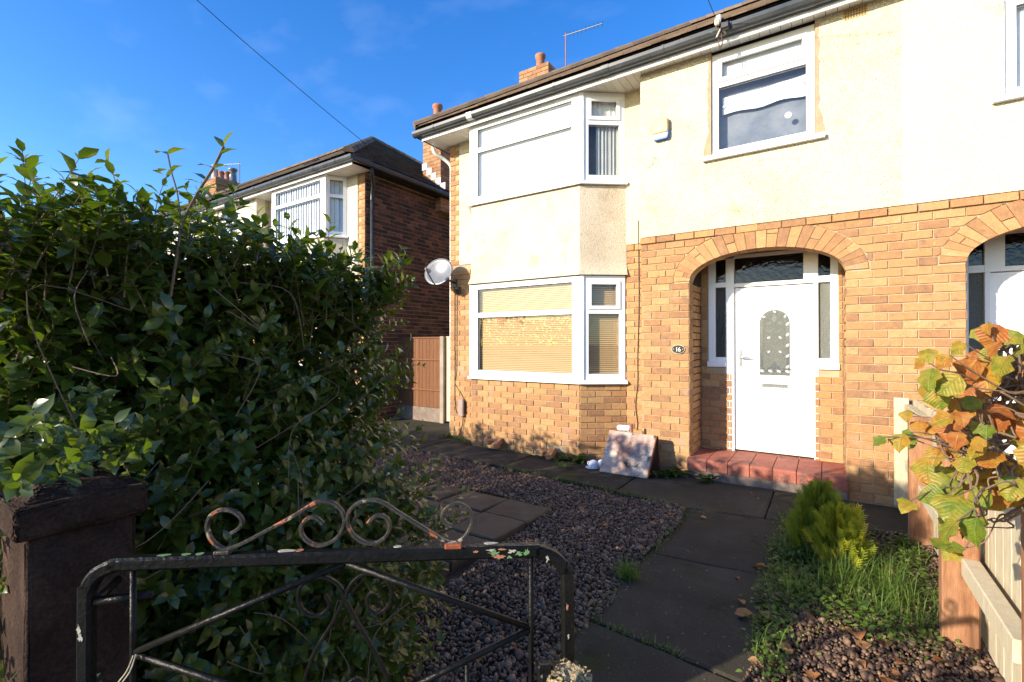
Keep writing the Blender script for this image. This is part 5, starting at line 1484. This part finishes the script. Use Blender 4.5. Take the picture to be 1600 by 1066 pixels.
b = MB(); b.add([B_ + Vector((-.02, .03, 0)), C_ + Vector((-.02, -.005, -.01)), F_ + Vector((-.02, .004, -.01)), G_ + Vector((-.02, -.004, 0))], [(0, 1, 2, 3)])
b.v += [(x - .012, y, z) for x, y, z in b.v]; b.f = [(0, 1, 2, 3), (7, 6, 5, 4), (0, 4, 5, 1), (1, 5, 6, 2), (2, 6, 7, 3), (3, 7, 4, 0)]; b.t = [.5] * 6
b.build('side_cheek', M_BLACKP, ab)  # black sheet: shade on the board's right side put into its colour
MB().box((-1.985, 5.60, .40), (-1.965, 5.62, .575)).build('peg', M_BOARDE, ab)
MB().obox((-2.08, 5.62, .515), ((1, .1, 0), (-.1, 1, 0), (0, 0, 1)), (.085, .03, .035)).build('white_bag', M_CHINA, ab, bevel=.02)
cup_prof = [(.030, 0), (.034, .006), (.030, .012), (.048, .03), (.056, .06), (.058, .085), (.053, .085), (.05, .06), (.04, .03), (.0, .02)]
for (cx, cy, lab) in ((-2.405, 5.43, 'white patterned cup standing on the small plate'), (-2.32, 5.50, 'white cup half hidden behind the smeared board')):
    c = thing('cup', lab, 'cup', (cx, cy, .03))
    MB().lathe((cx, cy, .032), [(.056, 0), (.058, .02), (.055, .05), (.042, .075), (.02, .086), (0, .087)], 16).smooth().build('bowl', M_CHINA, c)
    MB().tube([(cx + .055 * math.cos(a) * .0 - .056 - .018 * math.sin(a), cy, .07 + .022 * math.cos(a)) for a in [k * math.pi / 8 for k in range(9)]], .005, 6).smooth().build('handle', M_CHINA, c)
pl = MB().lathe((-2.41, 5.42, .016), [(.04, 0), (.045, .004), (.085, .012), (.088, .015), (.05, .009), (.0, .008)], 24).smooth().build('plate', M_CHINA, None, (-2.41, 5.42, .016))
tag(pl, 'small white plate on the concrete left of the smeared board', 'plate')
lb_me = brick_mesh(.21, .068, M_ORANGE, 1)
for (bx, by, bz, rz, rx, lab) in ((-4.10, 5.62, .115, 1.35, .15, 'broken brick end poking out of the left hole under the bay'), (-3.985, 5.61, .11, 1.8, -.25, 'tilted loose brick in the left hole under the bay'),
                                  (-3.20, 5.60, .075, 1.45, .1, 'loose brick standing at the right hole under the bay'), (-3.085, 5.59, .08, 1.75, -.3, 'tilted brick leaning at the right hole under the bay')):
    b = MB().obox((0, 0, 0), ((1, 0, 0), (0, 1, 0), (0, 0, 1)), (.105, .05, .035))
    o = b.build('loose_brick', M_ORANGE, None, (0, 0, 0), bevel=.005)
    o.matrix_world = Matrix.Translation((bx, by, bz)) @ Matrix.Rotation(rz, 4, 'Z') @ Matrix.Rotation(rx, 4, 'Y') @ Matrix.Rotation(rx * .7, 4, 'X')
    tag(o, lab, 'brick', 'loose bricks under the bay window')

# ================================================================== plants and grass
def blades(name, pos, hgt, m, w=.0045, lean=.55, parent=None, org=(0, 0, 0), tone=None):
    n = len(pos)
    a = RNG.uniform(0, 2 * math.pi, n); le = np.abs(RNG.normal(0, lean, n))
    t = np.stack([np.cos(a) * np.sin(le), np.sin(a) * np.sin(le), np.cos(le)], 1)
    nn = np.stack([np.cos(a), np.sin(a), np.full(n, .3)], 1)
    F_ = frames(t, -nn)
    sc = np.stack([np.full(n, w) * RNG.uniform(.7, 1.5, n), hgt, hgt * RNG.uniform(.6, 2.0, n)], 1)
    return scatter(name, BLADEV, BLADEF, F_ * sc[:, None, :], pos, RNG.random(n) if tone is None else tone, m, parent, org, smooth=True)
def cluster(c, n, sx, sy):
    return np.column_stack([RNG.normal(c[0], sx, n), RNG.normal(c[1], sy, n), np.full(n, .005)])
# grassy patch beside the fence
P = []
for c, n, sx, sy in (((.28, 4.25), 900, .20, .22), ((.02, 3.75), 1000, .16, .18), ((.28, 3.62), 700, .16, .12), ((-.22, 4.35), 500, .07, .28), ((-.22, 3.5), 500, .07, .25), ((.12, 3.42), 600, .20, .10), ((-.18, 4.75), 250, .10, .08), ((-.25, 2.9), 260, .05, .25), ((.35, 3.3), 250, .1, .1)):
    P.append(cluster(c, n, sx, sy))
P = np.concatenate(P); P = P[(P[:, 0] > -.36) & (P[:, 0] < .60) & (P[:, 1] < 4.95)]
P = P[(np.sin(P[:, 0] * 17 + 2 * np.sin(P[:, 1] * 5)) + np.sin(P[:, 1] * 13 + P[:, 0] * 4) + RNG.normal(0, .7, len(P))) > -.5]
hh = RNG.uniform(.03, .12, len(P)) * (1 + .9 * (np.sin(P[:, 0] * 11 + 1) * np.sin(P[:, 1] * 9) > .25))
o = blades('grass', P, hh, M_GRASS, .0046, .85)
tag(stuff(o), 'rough bright green grass growing through the gravel beside the fence', 'grass')
# thin grass and moss along joints and edges of the paving
P = []
def along(p, q, n, s_):
    t = RNG.random(n); P.append(np.column_stack([p[0] + (q[0] - p[0]) * t + RNG.normal(0, s_, n), p[1] + (q[1] - p[1]) * t + RNG.normal(0, s_, n), np.full(n, .01)]))
along((-1.09, 3.2), (-1.08, 4.6), 420, .03); along((-1.12, 2.45), (-.6, 2.41), 140, .012); along((-1.12, 1.9), (-1.1, 3.2), 260, .025)
along((-3.4, 4.88), (-1.9, 4.72), 420, .04); along((-1.9, 4.72), (-1.05, 4.6), 420, .045); along((-2.15, 3.88), (-3.3, 3.9), 260, .03); along((-5.1, 5.95), (-4.6, 5.75), 420, .06); along((-5.3, 6.0), (-5.0, 6.04), 200, .03)
along((-4.4, 5.66), (-2.7, 5.66), 260, .02); along((-2.6, 5.72), (-2.1, 6.0), 200, .03)
P = np.concatenate(P)
o = blades('grass', P, RNG.uniform(.015, .055, len(P)), M_GRASS, .0035, .8)
tag(stuff(o), 'thin grass and moss along the joints and edges of the concrete path', 'grass')
def tuft(label, c, n, h_, s_, name='grass_tuft'):
    p = cluster((0, 0), n, s_, s_); p[:, 2] = 0
    t = thing(name, label, 'grass', (c[0], c[1], .01))
    p[:, 0] += c[0]; p[:, 1] += c[1]; p[:, 2] = .01
    stuff(blades('blades', p, RNG.uniform(.5, 1, n) * h_, M_GRASS, .0040, .75, t))
tuft('spiky grass tuft at the left edge of the concrete path', (-1.10, 3.02), 210, .15, .028)
tuft('small grass tuft on the concrete left of the smeared board', (-2.75, 5.30), 120, .08, .05)
tuft('long-bladed clump of grass leaning against the nearer fence post', (.33, 3.62), 220, .30, .05)
tuft('tall clump of grass in front of the golden conifer', (.08, 3.80), 160, .24, .06)
def weed(label, c, n, L, lift=.9):
    t = thing('weed', label, 'weed', (c[0], c[1], .012))
    a = RNG.uniform(0, 6.28, n); e = RNG.uniform(.2, lift, n)
    tt = np.stack([np.cos(a) * np.cos(e), np.sin(a) * np.cos(e), np.sin(e)], 1)
    m_ = frames(tt, np.tile([0, 0, 1.], (n, 1)) + RNG.normal(0, .1, (n, 3)))
    l_ = L * RNG.uniform(.5, 1.1, n)
    v = LEAFV.copy(); v[:, 0] *= .62; v[:, 2] *= 1.6
    pos = np.column_stack([RNG.normal(c[0], .03, n), RNG.normal(c[1], .03, n), np.full(n, .012)])
    stuff(scatter('leaves', v, LEAFF, m_ * l_[:, None, None], pos, RNG.random(n), M_WEED, t, smooth=True))
weed('broad-leaved weed growing at the left end of the red step', (-1.50, 5.62), 22, .22)
weed('dark weed on the concrete right beside the smeared board', (-1.62, 5.50), 16, .15)
weed('low weed at the foot of the red step', (-1.1, 5.64), 16, .16)
weed('dark leafy weed left of the board under the bay corner', (-2.70, 5.60), 26, .22)
weed('spreading weed in the shade below the right hole of the bay', (-2.95, 5.58), 20, .18)
weed('small green plant at the corner of the house', (-5.18, 5.85), 18, .14)
weed('low broad-leaved plant at the edge of the path by the gravel bed', (-.22, 3.15), 24, .13)
weed('leafy weed among the grass at the path edge', (-.20, 3.85), 24, .14)
weed('flat leafy weed in the gravel left of the nearer fence post', (.22, 3.35), 24, .13)
weed('low rosette of weed in the gravel right of the conifer', (.26, 4.30), 20, .12)
weed('broad weed leaves between the conifer and the path', (-.18, 4.02), 22, .13)
weed('sprawling weed at the path edge below the conifer', (-.12, 3.55), 26, .15)
weed('weed rosette in the lit gravel before the farther post', (.40, 4.12), 22, .12)
weed('small weed at the foot of the farther fence post', (.50, 4.66), 22, .12)

n = 3800
pc = np.concatenate([cluster(c, k, a_, b_) for c, k, a_, b_ in (((-.20, 4.2), 700, .09, .35), ((-.18, 3.4), 650, .10, .28), ((.10, 3.55), 700, .20, .16), ((.32, 4.05), 800, .14, .30), ((.25, 3.2), 450, .15, .10), ((-.24, 2.75), 250, .05, .2), ((.5, 4.5), 250, .05, .25))])
pc = pc[(pc[:, 0] > -.38) & (pc[:, 0] < .62) & (pc[:, 1] < 4.95)]; n = len(pc)
pc[:, 2] = RNG.uniform(.015, .07, n)
a = RNG.uniform(0, 6.28, n)
tt = np.stack([np.cos(a), np.sin(a), RNG.normal(.25, .35, n)], 1)
o = scatter('ground_cover', LEAFV * [1.25, 1, 1], LEAFF, frames(tt, np.tile([0, 0, 1.], (n, 1)) + RNG.normal(0, .35, (n, 3))) * RNG.uniform(.015, .042, n)[:, None, None], pc, RNG.random(n), M_GRASS, smooth=True)
tag(stuff(o), 'low leafy weeds covering the gravel bed beside the path', 'weeds')
# golden conifer of two lobes; its sunlit right side is put into paler tones
con = thing('conifer', 'small golden green conifer at the edge of the path, two lobes', 'conifer', (.0, 4.12, 0))
def frond_mesh():
    v, f = [], []
    def bl(p, d, L, w):
        d = d / np.linalg.norm(d); s_ = np.array([-d[1], d[0], 0]) * w
        b_ = len(v); v.extend([p - s_, p + s_, p + d * L * .6 + s_ * .8, p + d * L * .6 - s_ * .8, p + d * L]); f.extend([(b_, b_ + 1, b_ + 2, b_ + 3), (b_ + 3, b_ + 2, b_ + 4)])
    bl(np.array([0, 0, 0.]), np.array([0, 1, 0.]), 1., .035)
    for k in range(5):
        t = .2 + k * .15
        for sg in (-1, 1): bl(np.array([0, t, .0]), np.array([sg * .62, .8, .05]), .42 * (1.15 - t * .7), .028)
    return np.array(v), f
FV, FF = frond_mesh()
def lobe(c, h_, r_, n, label, t0, t1):
    z = RNG.random(n) ** .8; a = RNG.uniform(0, 6.28, n)
    rad = r_ * np.clip(1 - z, 0, 1) ** .62 * (1 + .22 * np.sin(a * 5 + z * 6)) * RNG.uniform(.5, 1.0, n)
    pos = np.column_stack([c[0] + rad * np.cos(a), c[1] + rad * np.sin(a), .03 + z * h_ * .88])
    t = np.stack([np.cos(a) * .5, np.sin(a) * .5, np.ones(n) * 1.35], 1) + RNG.normal(0, .22, (n, 3))
    nn = np.stack([-np.sin(a), np.cos(a), np.zeros(n)], 1) + RNG.normal(0, .5, (n, 3))
    L = RNG.uniform(.09, .17, n) * (1 - .25 * z)
    tone = np.clip(t0 + (t1 - t0) * RNG.random(n), 0, 1)
    ob = scatter('crown', FV, FF, frames(t, nn) * L[:, None, None], pos, tone, M_THUJA, con)
    stuff(ob)
lobe((-.045, 4.24), .47, .19, 430, '', .0, .5)
lobe((.06, 4.02), .36, .16, 330, '', .1, .9)
lobe((.13, 4.06), .36, .085, 110, '', .6, 1.0)
lobe((-.12, 4.08), .28, .10, 110, '', .0, .4)
MB().tube([(-.03, 4.2, -.02), (-.03, 4.22, .42)], [.02, .006], 6).build('trunk', M_TWIG, con)
MB().tube([(.06, 4.04, -.02), (.07, 4.02, .32)], [.016, .005], 6).build('trunk', M_TWIG, con)

# ================================================================== hazel over the fence
HZ = [(.272, 2.012, 1.514, .072, .35), (.297, 1.958, 1.496, .074, .6), (.512, 2.266, 1.566, .108, .25), (.506, 2.134, 1.529, .076, .2), (.303, 1.918, 1.425, .116, .35), (.302, 2.062, 1.367, .099, .25), (.443, 2.415, 1.377, .125, .3), (.447, 2.343, 1.326, .158, .55), (.505, 2.386, 1.394, .121, .8), (.443, 2.059, 1.347, .104, .85), (.547, 2.308, 1.413, .123, .2), (.514, 2.182, 1.483, .098, .8), (.365, 2.026, 1.465, .125, .75), (.405, 2.012, 1.443, .123, .6), (.182, 1.847, 1.254, .082, .35), (.248, 2.237, 1.206, .07, .2), (.273, 2.219, 1.253, .074, .6), (.305, 2.227, 1.248, .074, .65), (.353, 2.242, 1.206, .141, .7), (.338, 1.962, 1.311, .083, .85), (.299, 1.995, 1.313, .086, .45), (.446, 2.221, 1.22, .178, .8), (.39, 2.216, 1.16, .137, .75), (.317, 2.229, 1.154, .108, .5), (.297, 2.212, 1.103, .17, .35), (.389, 1.903, 1.216, .102, .7), (.401, 2.149, 1.132, .175, .5), (.504, 2.242, 1.105, .19, .35), (.309, 2.019, 1.087, .14, .25), (.298, 1.835, 1.086, .165, .25), (.272, 1.971, 1.072, .101, .1), (.272, 1.748, 1.039, .106, .25), (.324, 2.175, .863, .088, .2), (.354, 2.157, .863, .076, .2), (.456, 2.126, 1.054, .087, .65), (.487, 2.059, 1.165, .098, .4), (.588, 2.45, 1.197, .145, .35), (.54, 2.282, 1.296, .122, .8), (.546, 2.424, 1.243, .11, .4), (.484, 2.444, 1.496, .131, .8), (.49, 2.273, 1.466, .131, .65), (.362, 2.098, 1.336, .115, .6), (.433, 2.216, 1.274, .136, .75), (.56, 2.252, 1.376, .159, .5), (.507, 2.016, 1.206, .142, .4), (.559, 2.233, 1.503, .144, .6), (.575, 2.332, 1.019, .137, .5), (.423, 2.027, 1.535, .074, .7), (.357, 1.875, 1.251, .092, .3), (.357, 2.123, 1.111, .106, .3),
      (.62, 2.1, 1.42, .13, .6), (.66, 2.2, 1.3, .13, .4), (.6, 1.95, 1.3, .13, .7), (.58, 2.0, 1.1, .12, .5), (.64, 2.15, 1.15, .13, .3), (.70, 2.0, 1.5, .12, .7), (.47, 2.3, 1.42, .11, .9), (.41, 2.25, 1.38, .10, .8), (.52, 2.1, 1.28, .12, .75), (.46, 2.0, 1.12, .11, .3)]
hz = thing('hazel_bush', 'contorted shrub with big orange and green autumn leaves hanging over the fence', 'shrub', (.80, 2.05, 0))
def hazel_leaf(seed):
    rnd = random.Random(seed); nr, v, f = 7, [], []
    wd = [.02, .36, .50, .52, .42, .24, .0]
    fold, droop, wav = rnd.uniform(.05, .30), rnd.uniform(.1, .45), rnd.uniform(.02, .06)
    for i in range(nr):
        t = i / (nr - 1)
        for j in (-2, -1, 0, 1, 2):
            x = j / 2 * wd[i] * (1 + (.10 * ((i % 2) * 2 - 1) if abs(j) == 2 else 0))
            z = abs(j / 2) * wd[i] * fold - droop * t * t + wav * math.sin(i * 2.1 + j * 1.7 + seed) * abs(j)
            v.append((x, t * 1.0 + (.0 if abs(j) < 2 else -.03), z))
    for i in range(nr - 1):
        for j in range(4): f.append((i * 5 + j, i * 5 + j + 1, (i + 1) * 5 + j + 1, (i + 1) * 5 + j))
    me = bpy.data.meshes.new('leaf'); me.from_pydata(v, [], f); me.shade_smooth(); me.update(); me.materials.append(M_HAZEL); return me
hm = [hazel_leaf(k) for k in range(7)]
HZ = [(x, y, z, min(L * .70, .095), t) for x, y, z, L, t in HZ] + [(x + random.gauss(.02, .045), y + random.gauss(.03, .05), z + random.gauss(0, .045), L * random.uniform(.45, .7), min(1, max(0, t + random.gauss(0, .2)))) for x, y, z, L, t in HZ + HZ[::2]]
tw = MB()
hub = [Vector((.62, 2.12, 1.18)), Vector((.55, 2.05, 1.32)), Vector((.52, 2.18, 1.42)), Vector((.45, 2.1, 1.2)), Vector((.56, 2.2, 1.05))]
wob = lambda p, a: p + Vector((random.gauss(0, a), random.gauss(0, a), random.gauss(0, a)))
for h_ in hub:
    tw.tube(smooth_path([(.80, 2.05, 0), wob(Vector((.80, 2.05, .4)), .04), wob(Vector((.76, 2.07, .8)), .05), wob((Vector((.76, 2.07, .8)) + h_) / 2 + Vector((0, 0, .06)), .04), h_], 5), [.012] * 11 + [.009] * 5 + [.006] * 5, 6)
for k, (x, y_, z, L, t) in enumerate(HZ):
    p = Vector((x, y_, z))
    h_ = min(hub, key=lambda q: (q - p).length)
    facing = Vector((-x * .55 - .35, -y_ * .25 - .25, (1.55 - z) * .5 + .62)).normalized()
    facing = (facing + Vector((random.gauss(0, .28), random.gauss(0, .28), random.gauss(0, .2)))).normalized()
    d = Vector((random.gauss(-.45, .4), random.gauss(-.3, .35), random.uniform(-1.0, -.1)))
    d = (d - facing * d.dot(facing)).normalized()
    s_ = d.cross(facing)
    m4 = Matrix(((s_.x, d.x, facing.x, 0), (s_.y, d.y, facing.y, 0), (s_.z, d.z, facing.z, 0), (0, 0, 0, 1))) @ Matrix.Scale(L, 4)
    base = p - d * L * .5
    o = inst('leaf', hm[k % 7], hz, base, m4)
    o['ripeness'] = float(t) + .15
    mid = (h_ + base) / 2
    tw.tube(smooth_path([h_, wob(h_ * .65 + base * .35, .022), wob(mid, .022), wob(h_ * .3 + base * .7, .016), base], 4), [.0035] * 9 + [.0022] * 8, 5)
stuff(tw.build('branches', M_TWIG, hz))

# ================================================================== fallen leaves
dm = []
for k in range(4):
    rnd = random.Random(50 + k); v, f = [], []
    wd = [.03, .30, .42, .38, .22, 0]
    for i in range(6):
        t = i / 5
        for j in (-1, 0, 1):
            v.append((j * wd[i] * rnd.uniform(.85, 1.1), t, abs(j) * wd[i] * (.35 + .3 * k / 3) + .10 * math.sin(t * 3.1 + k) + rnd.uniform(0, .05)))
    for i in range(5):
        for j in range(2): f.append((i * 3 + j, i * 3 + j + 1, i * 3 + j + 4, i * 3 + j + 3))
    me = bpy.data.meshes.new('fallen_leaf'); me.from_pydata(v, [], f); me.shade_smooth(); me.update(); me.materials.append(M_DEAD); dm.append(me)
FL = [(-1.572, 3.745, 'g'), (-1.424, 3.713, 'g'), (-1.243, 4.12, 'g'), (-1.384, 1.797, 'g'), (-1.785, 1.739, 'g'), (-1.314, 1.955, 'g'), (-.443, 3.111, 'p'), (-.476, 3.394, 'p'), (-.936, 4.415, 'p'), (-.321, 2.525, 'b'), (-.351, 2.966, 'b'), (.059, 3.095, 'b'), (.122, 3.09, 'b'), (.148, 2.916, 'b'), (.006, 2.851, 'b'), (.243, 3.008, 'b'), (.287, 2.923, 'b'), (.213, 2.79, 'b'), (-.309, 3.024, 'b'), (-.144, 2.722, 'b'), (.103, 2.801, 'b'), (-.054, 3.097, 'b'), (-.352, 3.645, 'b'), (.173, 2.713, 'b'),
      (-.2, 3.3, 'b'), (.3, 3.15, 'b'), (.33, 2.75, 'b'), (-.05, 2.6, 'b'), (.25, 2.6, 'b'), (.42, 3.0, 'b'), (-.15, 3.6, 'b'), (.36, 4.0, 'b')]
LONE = {0: 'orange leaf on the gravel right of the paved square, left one of two', 1: 'orange leaf on the gravel right of the paved square, right one of two', 2: 'small dead leaf on the gravel near the corner where the paths meet',
        3: 'orange leaf on the gravel seen through the lower right of the gate', 4: 'pale brown leaf on the gravel at the hedge foot behind the gate', 5: 'small dead leaf on the gravel beside the right upright of the gate',
        6: 'curled pale leaf on the path, nearest of the leaves on the concrete', 7: 'small dead leaf in the middle of the path beside the grass', 8: 'dead leaf on the path at the corner of the gravel'}
LB = {'g': ('small curled orange-brown leaf lying on the pebbles round the paved square', 'dead leaves on the left gravel'), 'p': ('pale brown dead leaf lying on the concrete path', 'dead leaves on the path'), 'b': ('curled orange-brown dead leaf lying in the gravel bed beside the fence', 'dead leaves in the bed by the fence')}
for k, (x, y_, w_) in enumerate(FL):
    o = bpy.data.objects.new('fallen_leaf', dm[k % 4]); COL.objects.link(o)
    sc = random.uniform(.06, .11) if w_ == 'b' else random.uniform(.045, .065)
    o.matrix_world = Matrix.Translation((x, y_, .03 if w_ != 'p' else .018)) @ Matrix.Rotation(random.uniform(0, 6.28), 4, 'Z') @ Matrix.Rotation(random.uniform(-.3, .3), 4, 'X') @ Matrix.Rotation(random.uniform(-.3, .3), 4, 'Y') @ Matrix.Scale(sc, 4)
    tag(o, LONE.get(k, LB[w_][0]), 'leaf', LB[w_][1])

# grit and crumbs of mortar strewn on the concrete
n = 420
pp = np.column_stack([np.where(RNG.random(n) < .6, RNG.uniform(-1.05, -.3, n), RNG.uniform(-4.5, .3, n)), np.zeros(n), np.full(n, .016)])
pp[:, 1] = np.where(pp[:, 0] > -1.06, RNG.uniform(1.6, 5.5, n), RNG.uniform(4.95, 5.6, n))
sz = .0035 * np.exp(RNG.normal(0, .45, n))
o = scatter('grit', ICOV, ICOF, rot_rand(n) * sz[:, None, None], pp, RNG.uniform(.5, 1, n), M_PEB, smooth=True)
tag(stuff(o), 'small stones and grit strewn over the concrete path', 'grit')
